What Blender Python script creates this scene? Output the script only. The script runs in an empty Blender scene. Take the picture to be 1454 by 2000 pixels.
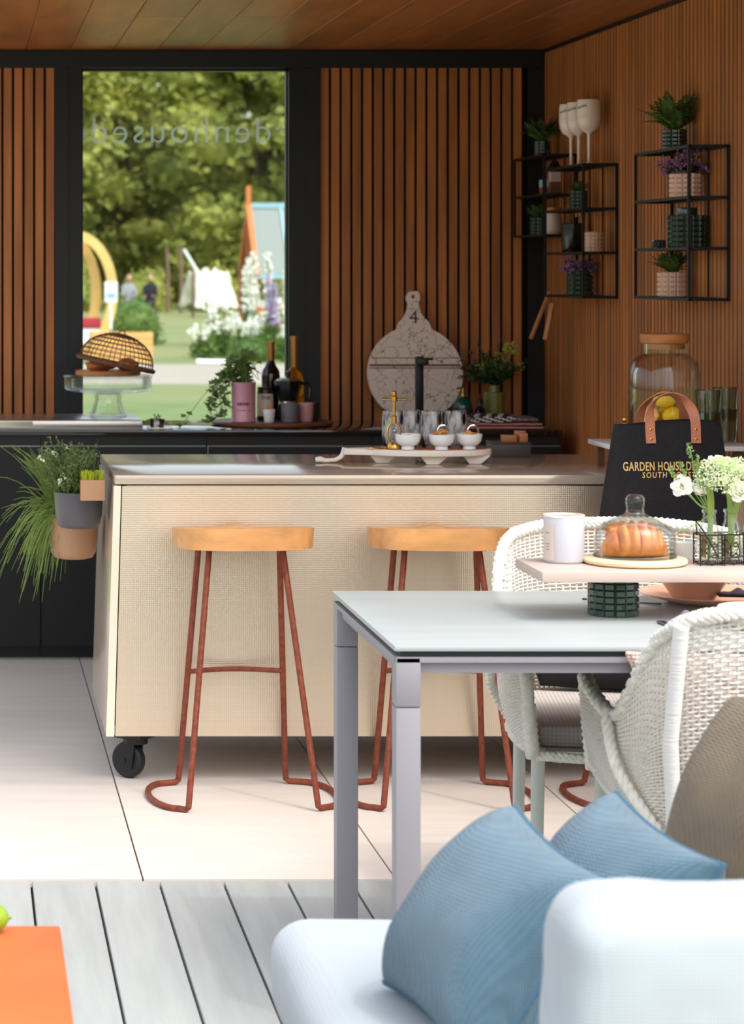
import bpy, bmesh, math, random
from mathutils import Vector, Matrix, noise
random.seed(7)
PI = math.pi
scene = bpy.context.scene
COL = scene.collection
# ---------------------------------------------------------------- camera, sky, sun, exposure
FPX, EYE, PX, PY = 5100.0, 1.45, -65.0, 522.0      # focal length in px of the 1454x2000 frame, eye height, principal point
cam_data = bpy.data.cameras.new('camera')
cam_data.sensor_width = 36.0
cam_data.lens = FPX / 2000 * 36.0
cam_data.shift_x = (727 - PX) / 2000
cam_data.shift_y = -(1000 - PY) / 2000
cam_data.clip_start = 0.1
cam_data.clip_end = 600
cam_data.dof.use_dof = True
cam_data.dof.focus_distance = 6.3
cam_data.dof.aperture_fstop = 7.5
cam = bpy.data.objects.new('camera', cam_data)
COL.objects.link(cam)
cam.location = (0, 0, EYE)
cam.rotation_euler = (PI / 2, 0, 0)
scene.camera = cam

SUN_DIR = Vector((-0.37, 0.50, -1.0)).normalized()
world = bpy.data.worlds.new('sky'); scene.world = world
world.use_nodes = True
wn = world.node_tree
sky = wn.nodes.new('ShaderNodeTexSky')
sky.sky_type = 'NISHITA'
sky.sun_disc = False
sky.sun_elevation = math.radians(58)
sky.sun_rotation = math.atan2(-SUN_DIR.x, -SUN_DIR.y)
sky.air_density = 1.0
sky.dust_density = 4.0
sky.ozone_density = 1.0
hs = wn.nodes.new('ShaderNodeHueSaturation'); hs.inputs['Saturation'].default_value = 0.45
bg = wn.nodes['Background']
wn.links.new(sky.outputs[0], hs.inputs['Color'])
wn.links.new(hs.outputs[0], bg.inputs[0])
bg.inputs[1].default_value = 1.0
sun = bpy.data.lights.new('sun_offscreen', 'SUN')
sun.energy = 1.6
sun.angle = math.radians(1.6)
sun.color = (1.0, 0.96, 0.90)
so = bpy.data.objects.new('sun_offscreen', sun); COL.objects.link(so)
so.rotation_euler = SUN_DIR.to_track_quat('-Z', 'Y').to_euler()
so.location = (4, -4, 12)
vs = scene.view_settings
vs.view_transform = 'Standard'
vs.look = 'None'
vs.gamma = 1.0
vs.use_curve_mapping = False
vs.exposure = -1.3

# ---------------------------------------------------------------- helpers
def at(px, py, Y):
    return Vector(((px - PX) / FPX * Y, Y, EYE - (py - PY) / FPX * Y))
def on(px, py, z):
    Y = (EYE - z) * FPX / (py - PY)
    return Vector(((px - PX) / FPX * Y, Y, z))
def srgb(r, g, b):
    f = lambda c: (c / 255 / 12.92) if c / 255 <= 0.04045 else ((c / 255 + 0.055) / 1.055) ** 2.4
    return (f(r), f(g), f(b), 1.0)

MATS = {}
def mat(name, col, rough=0.5, metal=0.0, var=0.0, vscale=6.0, stretch=(1, 1, 1), bump=0.0, bscale=60.0, bstretch=None,
        trans=0.0, ior=1.45, col2=None, coat=0.0, sheen=0.0, spec=0.5, transl=0.0, objvar=0.0, emit=None, weave=0.0, voronoi=False, alpha=1.0):
    m = bpy.data.materials.new(name); m.use_nodes = True
    nt = m.node_tree; N = nt.nodes; L = nt.links
    p = N['Principled BSDF']
    c = srgb(*col) if len(col) == 3 else col
    p.inputs['Base Color'].default_value = c
    p.inputs['Roughness'].default_value = rough
    p.inputs['Metallic'].default_value = metal
    p.inputs['Transmission Weight'].default_value = trans
    p.inputs['IOR'].default_value = ior
    p.inputs['Coat Weight'].default_value = coat
    p.inputs['Sheen Weight'].default_value = sheen
    p.inputs['Specular IOR Level'].default_value = spec
    p.inputs['Alpha'].default_value = alpha
    tc = N.new('ShaderNodeTexCoord')
    last = None
    if var > 0 or col2 is not None:
        mp = N.new('ShaderNodeMapping'); mp.inputs['Scale'].default_value = stretch
        L.new(tc.outputs['Object'], mp.inputs['Vector'])
        oi = N.new('ShaderNodeObjectInfo')
        va = N.new('ShaderNodeVectorMath'); va.operation = 'ADD'
        ml = N.new('ShaderNodeMath'); ml.operation = 'MULTIPLY'; ml.inputs[1].default_value = 37.0
        L.new(oi.outputs['Random'], ml.inputs[0])
        L.new(mp.outputs[0], va.inputs[0]); L.new(ml.outputs[0], va.inputs[1])
        nz = N.new('ShaderNodeTexNoise'); nz.inputs['Scale'].default_value = vscale
        nz.inputs['Detail'].default_value = 6; nz.inputs['Roughness'].default_value = 0.6
        L.new(va.outputs[0], nz.inputs['Vector'])
        rp = N.new('ShaderNodeValToRGB')
        rp.color_ramp.elements[0].position = 0.32; rp.color_ramp.elements[1].position = 0.68
        if col2 is not None:
            rp.color_ramp.elements[0].color = srgb(*col2); rp.color_ramp.elements[1].color = c
        else:
            rp.color_ramp.elements[0].color = (c[0] * (1 - var), c[1] * (1 - var), c[2] * (1 - var), 1)
            rp.color_ramp.elements[1].color = (min(1, c[0] * (1 + var)), min(1, c[1] * (1 + var)), min(1, c[2] * (1 + var)), 1)
        L.new(nz.outputs['Fac'], rp.inputs['Fac'])
        last = rp.outputs['Color']
        if objvar > 0:
            hv = N.new('ShaderNodeHueSaturation')
            mr = N.new('ShaderNodeMapRange')
            mr.inputs['To Min'].default_value = 1 - objvar; mr.inputs['To Max'].default_value = 1 + objvar
            L.new(oi.outputs['Random'], mr.inputs['Value']); L.new(mr.outputs[0], hv.inputs['Value'])
            L.new(last, hv.inputs['Color']); last = hv.outputs['Color']
        L.new(last, p.inputs['Base Color'])
    if bump > 0:
        mb_ = N.new('ShaderNodeMapping'); mb_.inputs['Scale'].default_value = bstretch or (1, 1, 1)
        L.new(tc.outputs['Object'], mb_.inputs['Vector'])
        if voronoi:
            bz = N.new('ShaderNodeTexVoronoi'); bz.inputs['Scale'].default_value = bscale
            bz.inputs['Randomness'].default_value = 0.0
            out = bz.outputs['Distance']
        elif weave:
            sx = N.new('ShaderNodeSeparateXYZ'); L.new(mb_.outputs[0], sx.inputs[0])
            outs = []
            for k in range(3):
                q = N.new('ShaderNodeMath'); q.operation = 'MULTIPLY'; q.inputs[1].default_value = bscale
                s = N.new('ShaderNodeMath'); s.operation = 'SINE'
                L.new(sx.outputs[k], q.inputs[0]); L.new(q.outputs[0], s.inputs[0]); outs.append(s.outputs[0])
            a1 = N.new('ShaderNodeMath'); a1.operation = 'ADD'; a2 = N.new('ShaderNodeMath'); a2.operation = 'ADD'
            L.new(outs[0], a1.inputs[0]); L.new(outs[1], a1.inputs[1]); L.new(a1.outputs[0], a2.inputs[0]); L.new(outs[2], a2.inputs[1])
            out = a2.outputs[0]
            if last is not None:
                mr2 = N.new('ShaderNodeMapRange'); mr2.inputs['From Min'].default_value = -2; mr2.inputs['From Max'].default_value = 2
                mr2.inputs['To Min'].default_value = 1 - .16 * weave; mr2.inputs['To Max'].default_value = 1 + .16 * weave
                hv2 = N.new('ShaderNodeHueSaturation'); L.new(out, mr2.inputs['Value']); L.new(mr2.outputs[0], hv2.inputs['Value'])
                L.new(last, hv2.inputs['Color']); L.new(hv2.outputs['Color'], p.inputs['Base Color'])
        else:
            bz = N.new('ShaderNodeTexNoise'); bz.inputs['Scale'].default_value = bscale; bz.inputs['Detail'].default_value = 4
            out = bz.outputs['Fac']
        if not weave: L.new(mb_.outputs[0], bz.inputs['Vector'])
        bp = N.new('ShaderNodeBump'); bp.inputs['Strength'].default_value = bump; bp.inputs['Distance'].default_value = 0.004
        L.new(out, bp.inputs['Height']); L.new(bp.outputs[0], p.inputs['Normal'])
    if transl > 0:
        o = N['Material Output']
        t = N.new('ShaderNodeBsdfTranslucent'); mx = N.new('ShaderNodeMixShader'); mx.inputs[0].default_value = transl
        if last is not None: L.new(last, t.inputs['Color'])
        else: t.inputs['Color'].default_value = c
        L.new(p.outputs[0], mx.inputs[1]); L.new(t.outputs[0], mx.inputs[2]); L.new(mx.outputs[0], o.inputs['Surface'])
    if emit:
        p.inputs['Emission Color'].default_value = srgb(*emit[0]); p.inputs['Emission Strength'].default_value = emit[1]
    MATS[name] = m
    return m

def thin_glass(name, tint=(0.93, 0.96, 0.95, 1), refl=0.08, edge=0.7):
    m = bpy.data.materials.new(name); m.use_nodes = True
    N = m.node_tree.nodes; L = m.node_tree.links
    for n in list(N): N.remove(n)
    o = N.new('ShaderNodeOutputMaterial'); t = N.new('ShaderNodeBsdfTransparent'); g = N.new('ShaderNodeBsdfGlossy')
    t.inputs[0].default_value = tint; g.inputs['Roughness'].default_value = 0.02
    fr = N.new('ShaderNodeLayerWeight'); fr.inputs[0].default_value = 0.18
    ma = N.new('ShaderNodeMath'); ma.operation = 'MULTIPLY_ADD'; ma.inputs[1].default_value = edge; ma.inputs[2].default_value = refl * 0.5
    L.new(fr.outputs['Fresnel'], ma.inputs[0])
    x = N.new('ShaderNodeMixShader'); L.new(ma.outputs[0], x.inputs[0]); L.new(t.outputs[0], x.inputs[1]); L.new(g.outputs[0], x.inputs[2])
    L.new(x.outputs[0], o.inputs['Surface'])
    MATS[name] = m
    return m

class MB:
    def __init__(s): s.v = []; s.f = []
    def add(s, vs, fs):
        o = len(s.v); s.v += [tuple(p) for p in vs]; s.f += [tuple(i + o for i in f) for f in fs]; return s
    def box(s, x0, y0, z0, x1, y1, z1):
        return s.add([(x0, y0, z0), (x1, y0, z0), (x1, y1, z0), (x0, y1, z0), (x0, y0, z1), (x1, y0, z1), (x1, y1, z1), (x0, y1, z1)],
                     [(0, 3, 2, 1), (4, 5, 6, 7), (0, 1, 5, 4), (1, 2, 6, 5), (2, 3, 7, 6), (3, 0, 4, 7)])
    def obox(s, c, ax, ay, az):
        c = Vector(c); ax = Vector(ax); ay = Vector(ay); az = Vector(az)
        P = [c + ax * i + ay * j + az * k for k in (-1, 1) for i, j in ((-1, -1), (1, -1), (1, 1), (-1, 1))]
        return s.add(P, [(0, 3, 2, 1), (4, 5, 6, 7), (0, 1, 5, 4), (1, 2, 6, 5), (2, 3, 7, 6), (3, 0, 4, 7)])
    def prism(s, pts, z0, z1):
        n = len(pts)
        return s.add([(x, y, z0) for x, y in pts] + [(x, y, z1) for x, y in pts],
                     [tuple(range(n - 1, -1, -1)), tuple(range(n, 2 * n))] + [(i, (i + 1) % n, n + (i + 1) % n, n + i) for i in range(n)])
    def lathe(s, prof, n=32, cx=0, cy=0, closed=False, sq=0):
        vs = []; fs = []; k = len(prof)
        for r, z in prof:
            for i in range(n):
                a = 2 * PI * i / n
                vs.append((cx + r * math.cos(a), cy + r * math.sin(a), z))
        for j in range(k if closed else k - 1):
            j2 = (j + 1) % k
            for i in range(n):
                i2 = (i + 1) % n
                fs.append((j * n + i, j * n + i2, j2 * n + i2, j2 * n + i))
        if not closed:
            if prof[0][0] > 1e-6: fs.append(tuple(range(n - 1, -1, -1)))
            if prof[-1][0] > 1e-6: fs.append(tuple((k - 1) * n + i for i in range(n)))
        return s.add(vs, fs)
    def cyl(s, a, b, r0, r1=None, n=16):
        return s.tube([a, b], [r0, r0 if r1 is None else r1], n)
    def tube(s, pts, r, n=8, closed=False):
        pts = [Vector(p) for p in pts]; m = len(pts)
        rr = r if isinstance(r, (list, tuple)) else [r] * m
        T = []
        for i in range(m):
            if closed: d = pts[(i + 1) % m] - pts[i - 1]
            else: d = pts[min(i + 1, m - 1)] - pts[max(i - 1, 0)]
            T.append(d.normalized() if d.length > 1e-9 else Vector((0, 0, 1)))
        up = Vector((0, 0, 1)) if abs(T[0].z) < 0.9 else Vector((1, 0, 0))
        nrm = (up - T[0] * up.dot(T[0])).normalized()
        vs = []; fs = []
        for i in range(m):
            nrm = nrm - T[i] * nrm.dot(T[i])
            nrm = nrm.normalized() if nrm.length > 1e-6 else Vector((1, 0, 0))
            b = T[i].cross(nrm)
            for k in range(n):
                a = 2 * PI * k / n
                vs.append(pts[i] + (nrm * math.cos(a) + b * math.sin(a)) * rr[i])
        for i in range(m if closed else m - 1):
            i2 = (i + 1) % m
            for k in range(n):
                k2 = (k + 1) % n
                fs.append((i * n + k, i * n + k2, i2 * n + k2, i2 * n + k))
        if not closed:
            fs.append(tuple(range(n - 1, -1, -1))); fs.append(tuple((m - 1) * n + k for k in range(n)))
        return s.add(vs, fs)
    def ellipsoid(s, c, rx, ry, rz, n=16, m=10, nz=0.0, seed=0):
        vs = []; fs = []
        for j in range(m + 1):
            th = PI * j / m
            for i in range(n):
                a = 2 * PI * i / n
                d = Vector((math.sin(th) * math.cos(a), math.sin(th) * math.sin(a), math.cos(th)))
                k = 1 + (nz * noise.noise(d * 2 + Vector((seed, seed, 0))) if nz else 0)
                vs.append((c[0] + d.x * rx * k, c[1] + d.y * ry * k, c[2] + d.z * rz * k))
        for j in range(m):
            for i in range(n):
                i2 = (i + 1) % n
                fs.append((j * n + i, (j + 1) * n + i, (j + 1) * n + i2, j * n + i2))
        return s.add(vs, fs)
    def leaf(s, p, d, side, ln, wd, fold=0.25):
        p = Vector(p); d = Vector(d).normalized(); side = Vector(side)
        side = (side - d * side.dot(d)); side = side.normalized() if side.length > 1e-6 else d.orthogonal().normalized()
        n = d.cross(side)
        return s.add([p, p + d * ln * .5 + side * wd * .5 + n * wd * fold, p + d * ln, p + d * ln * .5 - side * wd * .5 + n * wd * fold],
                     [(0, 1, 2), (0, 2, 3)])
    def mesh(s, name, m, smooth=35, bevel=0.0, seg=2):
        me = bpy.data.meshes.new(name); me.from_pydata(s.v, [], s.f)
        bm = bmesh.new(); bm.from_mesh(me)
        bmesh.ops.remove_doubles(bm, verts=bm.verts, dist=1e-6) if bevel > 0 else None
        if bevel > 0:
            ed = [e for e in bm.edges if len(e.link_faces) == 2 and e.calc_face_angle(0) > 0.5]
            bmesh.ops.bevel(bm, geom=ed, offset=bevel, segments=seg, profile=0.5, affect='EDGES', clamp_overlap=True)
        if len(bm.faces) < 60000: bmesh.ops.recalc_face_normals(bm, faces=bm.faces)
        bm.to_mesh(me); bm.free()
        if smooth:
            for p in me.polygons: p.use_smooth = True
            if len(me.polygons) < 200000: me.set_sharp_from_angle(angle=math.radians(smooth))
        if m is not None: me.materials.append(m if not isinstance(m, str) else MATS[m])
        return me
    def obj(s, name, m, parent=None, loc=(0, 0, 0), rot=(0, 0, 0), smooth=35, bevel=0.0, seg=2):
        return link(name, s.mesh(name, m, smooth, bevel, seg), parent, loc, rot)

def link(name, me, parent=None, loc=(0, 0, 0), rot=(0, 0, 0), scale=None):
    o = bpy.data.objects.new(name, me); COL.objects.link(o)
    o.location = loc; o.rotation_euler = rot
    if scale: o.scale = scale
    if parent: o.parent = parent
    return o
def tag(o, label, cat, group=None):
    o['label'] = label; o['category'] = cat
    if group: o['group'] = group
    return o
def thing(name, label, cat, loc=(0, 0, 0), rz=0.0, group=None):
    o = bpy.data.objects.new(name, None); COL.objects.link(o)
    o.empty_display_size = 0.05; o.location = loc; o.rotation_euler = (0, 0, rz)
    return tag(o, label, cat, group)
def struct(o):
    o['kind'] = 'structure'; return o
def copy_tree(o, parent=None):
    c = o.copy(); COL.objects.link(c)
    if parent: c.parent = parent
    for ch in list(o.children): copy_tree(ch, c)
    return c
def text(body, size, ext=0.0004, spacing=1.0, shear=0.0, bold=0.0, word=1.0):
    cu = bpy.data.curves.new('t', 'FONT'); cu.body = body; cu.size = size; cu.extrude = ext
    cu.space_character = spacing; cu.align_x = 'CENTER'; cu.align_y = 'CENTER'; cu.shear = shear; cu.offset = bold; cu.resolution_u = 3
    cu.space_word = word
    o = bpy.data.objects.new('t', cu); COL.objects.link(o)
    bpy.context.view_layer.update()
    dg = bpy.context.evaluated_depsgraph_get()
    me = bpy.data.meshes.new_from_object(o.evaluated_get(dg))
    vs = [tuple(v.co) for v in me.vertices]; fs = [tuple(p.vertices) for p in me.polygons]
    bpy.data.objects.remove(o); bpy.data.curves.remove(cu); bpy.data.meshes.remove(me)
    return vs, fs
def text_obj(name, body, size, fn, m, parent, **k):
    vs, fs = text(body, size, **k)
    b = MB(); b.add([fn(*v) for v in vs], fs)
    return b.obj(name, m, parent, smooth=0)
def wrap(r, z0, ang, lift=0.0006):
    # flat lettering laid round an upright cylinder of radius r, centred on direction ang
    def fn(x, y, z):
        a = ang + x / r; q = r + lift + z
        return (q * math.cos(a), q * math.sin(a), z0 + y)
    return fn
R = random.uniform
def rdir(zmin=-1.0):
    while True:
        v = Vector((R(-1, 1), R(-1, 1), R(-1, 1)))
        if 0.05 < v.length < 1 and v.normalized().z >= zmin: return v.normalized()

# ---------------------------------------------------------------- materials
mat('batten_wood', (172, 106, 54), 0.55, var=0.30, vscale=3.0, stretch=(6, 6, 0.5), bump=0.15, bscale=30, bstretch=(6, 6, 0.4), objvar=0.16)
mat('ceiling_wood', (156, 92, 44), 0.45, var=0.28, vscale=2.2, stretch=(5, 0.6, 5), bump=0.08, bscale=20, bstretch=(6, .5, 6), objvar=0.16)
mat('black_frame', (13, 13, 14), 0.45, var=0.1)
mat('wall_backing', (16, 13, 11), 0.8)
mat('roof_dark', (40, 38, 36), 0.7)
mat('floor_tile', (216, 207, 197), 0.5, var=0.05, vscale=3, stretch=(1, 5, 1), bump=0.03, bscale=40, objvar=0.02)
mat('grout', (96, 74, 54), 0.9)
mat('deck_wood', (166, 169, 166), 0.7, var=0.08, vscale=4, stretch=(7, 0.5, 7), bump=0.2, bscale=40, bstretch=(8, .4, 8), objvar=0.05)
mat('deck_under', (122, 106, 88), 0.9)
mat('grass', (110, 128, 76), 0.9, var=0.2, vscale=1.5, bump=0.5, bscale=30)
mat('grass_far', (116, 130, 80), 0.9, col2=(140, 140, 94), vscale=0.2)
mat('path_gravel', (166, 157, 144), 0.9, var=0.06, vscale=2)
mat('island_front', (222, 205, 180), 0.30, metal=0.75, bump=0.22, bscale=190, voronoi=True)
mat('island_side', (214, 196, 176), 0.22, metal=0.5)
mat('island_edge', (240, 228, 204), 0.35, metal=0.2)
mat('island_top', (206, 190, 170), 0.14, metal=0.35, var=0.06, vscale=3, stretch=(1, 4, 1))
mat('black_rubber', (24, 24, 25), 0.55)
mat('black_metal', (30, 30, 31), 0.4, metal=0.3)
mat('cabinet_black', (30, 29, 29), 0.33, metal=0.5, bump=0.3, bscale=190, voronoi=True)
mat('counter_black', (26, 24, 23), 0.08, coat=0.5)
mat('trim_metal', (150, 146, 140), 0.3, metal=0.9)
mat('steel', (196, 190, 182), 0.28, metal=0.95, var=0.05, stretch=(1, 12, 12), vscale=8)
mat('bright_steel', (225, 222, 218), 0.16, metal=1.0)
mat('brass', (205, 158, 84), 0.25, metal=1.0)
mat('gold_cap', (176, 122, 62), 0.35, metal=0.7)
mat('stool_wood', (208, 150, 92), 0.42, var=0.22, vscale=5, stretch=(1, 5, 3), bump=0.05, bscale=30)
mat('rust', (128, 64, 44), 0.6, metal=0.3, var=0.3, vscale=60, bump=0.2, bscale=220)
mat('table_top', (172, 178, 175), 0.30, var=0.05, vscale=3, stretch=(0.6, 5, 1))
mat('table_metal', (146, 142, 146), 0.5, metal=0.15)
mat('table_spacer', (38, 38, 38), 0.5)
mat('wicker', (222, 216, 204), 0.6, var=0.12, vscale=80)
mat('wicker_rim', (226, 221, 208), 0.6, var=0.12, vscale=80)
mat('chair_leg', (190, 194, 180), 0.4)
mat('wrap_white', (228, 224, 218), 0.5, bump=0.5, bscale=260, bstretch=(.05, .05, 1))
mat('sofa_white', (170, 178, 181), 0.9, var=0.02, vscale=5, bump=0.15, bscale=1500, weave=.25, sheen=0.2)
mat('sofa_frame', (120, 100, 84), 0.5)
mat('pillow_blue', (84, 118, 136), 0.9, var=0.14, vscale=14, bump=0.6, bscale=1500, weave=1, sheen=0.3)
mat('pillow_piping', (70, 104, 124), 0.9)
mat('pillow_olive', (128, 108, 76), 0.9, var=0.2, vscale=10, bump=0.6, bscale=1500, weave=1, sheen=0.3)
mat('seat_pad', (196, 186, 178), 0.9, var=0.05, bump=0.3, bscale=700, weave=1)
mat('cushion_pink', (214, 186, 172), 0.9, var=0.05, bump=0.4, bscale=900, weave=1)
mat('orange_paint', (204, 104, 52), 0.55, var=0.12, vscale=4, bump=0.05)
mat('whitewash', (236, 226, 210), 0.5, var=0.05, vscale=6, stretch=(1, 6, 4))
mat('pine', (194, 172, 160), 0.55, var=0.08, vscale=6, stretch=(1, 6, 4))
mat('light_wood', (232, 204, 164), 0.5, var=0.10, vscale=8, stretch=(1, 6, 4))
mat('oak', (178, 112, 62), 0.45, var=0.22, vscale=8, stretch=(1, 6, 4))
mat('dark_oak', (120, 76, 46), 0.5, var=0.25, vscale=8, stretch=(1, 6, 4))
mat('bread', (196, 118, 52), 0.6, col2=(140, 70, 30), vscale=14, bump=0.3, bscale=40)
mat('cushion_black', (24, 22, 23), 0.9, bump=0.2, bscale=300)
mat('croissant', (222, 148, 70), 0.5, col2=(176, 92, 36), vscale=22, stretch=(3, 1, 1), bump=0.4, bscale=60)
mat('cracker', (222, 160, 84), 0.7, var=0.2, vscale=60)
mat('willow', (112, 74, 52), 0.7, var=0.25, vscale=60)
mat('glass_green', (70, 100, 66), 0.05, trans=0.55, ior=1.45, coat=0.3)
mat('bottle_dark', (22, 20, 18), 0.08, coat=0.4)
mat('whisky', (206, 128, 34), 0.05, trans=0.6, ior=1.36)
mat('emerald_bottle', (10, 92, 78), 0.1, trans=0.3, coat=0.4)
mat('white_china', (240, 240, 236), 0.25, coat=0.2)
mat('white_wax', (178, 178, 182), 0.35, sheen=0.1)
mat('candle_label', (206, 188, 174), 0.6)
mat('print_grey', (150, 140, 136), 0.6)
mat('pink_tin', (222, 160, 176), 0.35, metal=0.1)
mat('print_dark', (58, 34, 44), 0.6)
mat('cream_paper', (222, 206, 182), 0.6)
mat('brown_jar', (58, 30, 20), 0.3)
mat('black_gloss', (20, 20, 21), 0.18, coat=0.3)
mat('grey_cup', (112, 106, 110), 0.45)
mat('pink_cup', (214, 160, 152), 0.45)
mat('dark_cup', (48, 50, 52), 0.45)
mat('crackle', (196, 172, 150), 0.6, var=0.05)
mat('blush_goblet', (246, 226, 208), 0.22, coat=0.4)
mat('facet_green', (44, 66, 50), 0.08, trans=0.25, coat=0.6)
mat('facet_pink', (214, 174, 150), 0.22, coat=0.4)
mat('facet_dark', (30, 40, 36), 0.1, coat=0.5)
mat('vase_green', (120, 122, 62), 0.25, coat=0.3, var=0.08, vscale=40)
mat('pot_grey', (84, 82, 86), 0.35)
mat('pot_tan', (178, 136, 102), 0.3)
mat('soil', (40, 30, 22), 0.95, bump=0.5, bscale=80)
mat('leaf_dark', (48, 74, 34), 0.5, var=0.3, vscale=20, transl=0.25)
mat('leaf_fern', (86, 112, 46), 0.5, var=0.3, vscale=20, transl=0.3)
mat('leaf_ivy', (156, 178, 104), 0.4, col2=(108, 136, 70), vscale=30, transl=0.5, objvar=0.25)
mat('leaf_herb', (122, 142, 80), 0.6, col2=(84, 108, 56), vscale=40, transl=0.25)
mat('leaf_chive', (112, 144, 62), 0.5, col2=(146, 164, 74), vscale=12, transl=0.25)
mat('leaf_lime', (190, 200, 50), 0.6, transl=0.3)
mat('flower_white', (246, 246, 236), 0.6, transl=0.35)
mat('flower_green', (206, 224, 160), 0.6, col2=(240, 244, 226), vscale=60, transl=0.35)
mat('flower_lilac', (206, 190, 220), 0.6, transl=0.3)
mat('flower_purple', (158, 112, 160), 0.6, var=0.2, vscale=60, transl=0.3)
mat('flower_lime', (190, 190, 80), 0.6, var=0.2, vscale=60, transl=0.3)
mat('hydrangea', (104, 134, 74), 0.6, col2=(78, 108, 56), vscale=80, transl=0.3)
mat('stem', (124, 150, 78), 0.5)
mat('canvas_black', (26, 25, 27), 0.85, var=0.1, bump=0.3, bscale=1200, weave=1)
mat('leather', (186, 116, 84), 0.5, var=0.12, vscale=40)
mat('gold_print', (222, 184, 112), 0.5)
mat('lemon', (246, 196, 30), 0.45, bump=0.2, bscale=120)
mat('lime_fruit', (136, 168, 40), 0.45)
mat('towel_grey', (150, 136, 130), 0.95, col2=(90, 80, 80), vscale=70, bump=0.4, bscale=200)
mat('towel_stripe', (222, 216, 212), 0.95, bump=0.4, bscale=200)
mat('towel_dark', (52, 50, 52), 0.95)
mat('towel_pink', (206, 140, 130), 0.95, bump=0.4, bscale=200)
mat('box_grey', (72, 62, 58), 0.5)
mat('plate_pink', (232, 178, 148), 0.3, coat=0.2)
mat('bowl_cream', (240, 222, 204), 0.3, coat=0.2)
mat('napkin', (120, 110, 124), 0.9, var=0.1)
mat('cutlery', (52, 50, 54), 0.3, metal=0.6)
mat('wire', (30, 27, 26), 0.45, metal=0.4)
mat('water', (235, 240, 225), 0.0, trans=1.0, ior=1.33)
mat('sign_white', (236, 240, 242), 0.5)
mat('hoop_wood', (226, 190, 116), 0.5, var=0.12, vscale=3)
mat('planter_wood', (226, 172, 104), 0.6, var=0.1, vscale=3)
mat('cedar', (206, 120, 66), 0.6, var=0.15, vscale=2, stretch=(3, 3, .5))
mat('greenhouse_blue', (150, 186, 196), 0.4)
mat('greenhouse_pane', (134, 142, 136), 0.3, spec=0.5)
mat('tree_leaf', (188, 188, 92), 0.55, col2=(118, 130, 58), vscale=0.5, transl=0.25)
mat('bark', (126, 100, 84), 0.9, var=0.2, vscale=3)
mat('shrub_leaf', (110, 140, 70), 0.6, col2=(76, 108, 50), vscale=1.2, transl=0.25)
mat('bed_leaf', (128, 152, 72), 0.6, col2=(88, 118, 52), vscale=2, transl=0.3)
mat('tarp', (236, 234, 222), 0.8, transl=0.3)
mat('cloth_dark', (42, 40, 48), 0.9)
mat('cloth_grey', (150, 150, 158), 0.9)
mat('skin', (202, 150, 122), 0.6)
mat('red_cloth', (176, 52, 62), 0.8)
thin_glass('pane_glass', refl=0.0, edge=0.45)
thin_glass('glass', (0.975, 0.985, 0.975, 1), 0.06, 0.45)
thin_glass('glass_smoke', (0.74, 0.80, 0.72, 1), 0.16, 0.6)
def film(name, fac, col, tex=0.0):
    # frosted film or etching: part clear, part milky
    m = bpy.data.materials.new(name); m.use_nodes = True
    N = m.node_tree.nodes; L = m.node_tree.links
    for n in list(N): N.remove(n)
    o = N.new('ShaderNodeOutputMaterial'); t = N.new('ShaderNodeBsdfTransparent'); d = N.new('ShaderNodeBsdfDiffuse'); tr = N.new('ShaderNodeBsdfTranslucent'); g = N.new('ShaderNodeBsdfGlossy')
    for s in (d, tr): s.inputs['Color'].default_value = col
    g.inputs['Roughness'].default_value = 0.03
    a = N.new('ShaderNodeMixShader'); L.new(d.outputs[0], a.inputs[1]); L.new(tr.outputs[0], a.inputs[2])
    x = N.new('ShaderNodeMixShader'); x.inputs[0].default_value = fac; L.new(t.outputs[0], x.inputs[1]); L.new(a.outputs[0], x.inputs[2])
    last = x
    if tex:
        tc = N.new('ShaderNodeTexCoord'); mp = N.new('ShaderNodeMapping'); mp.inputs['Scale'].default_value = (1, 1, .35)
        nz = N.new('ShaderNodeTexNoise'); nz.inputs['Scale'].default_value = tex; nz.inputs['Detail'].default_value = 4
        rp = N.new('ShaderNodeValToRGB'); rp.color_ramp.elements[0].position = .46; rp.color_ramp.elements[1].position = .60; rp.color_ramp.elements[1].color = (fac, fac, fac, 1)
        L.new(tc.outputs['Object'], mp.inputs[0]); L.new(mp.outputs[0], nz.inputs['Vector']); L.new(nz.outputs['Fac'], rp.inputs[0]); L.new(rp.outputs[0], x.inputs[0])
        y = N.new('ShaderNodeMixShader'); fr = N.new('ShaderNodeLayerWeight'); fr.inputs[0].default_value = .3
        L.new(fr.outputs['Fresnel'], y.inputs[0]); L.new(x.outputs[0], y.inputs[1]); L.new(g.outputs[0], y.inputs[2]); last = y
    L.new(last.outputs[0], o.inputs['Surface']); MATS[name] = m
film('letter_film', .55, (.8, .82, .8, 1))
film('glass_hammered', .8, (.92, .92, .92, 1), 55)

# ---------------------------------------------------------------- the setting
YB, XR, ZC, XL = 10.25, 2.267, 2.304, -.25          # back wall, right wall, ceiling, open left side
Z0 = Vector((0, 0, 0))
struct(MB().add([(-140, -60, -.1), (140, -60, -.1), (140, 30, -.1), (-140, 30, -.1)], [(0, 1, 2, 3)]).obj('lawn', 'grass', smooth=0))
struct(MB().add([(-140, 30, -.1), (140, 30, -.1), (140, 240, -.1), (-140, 240, -.1)], [(0, 1, 2, 3)]).obj('lawn_far', 'grass_far', smooth=0))
struct(MB().box(-60, 34.5, -.1, 60, 41.5, -.09).obj('garden_path', 'path_gravel', smooth=0))

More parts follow.
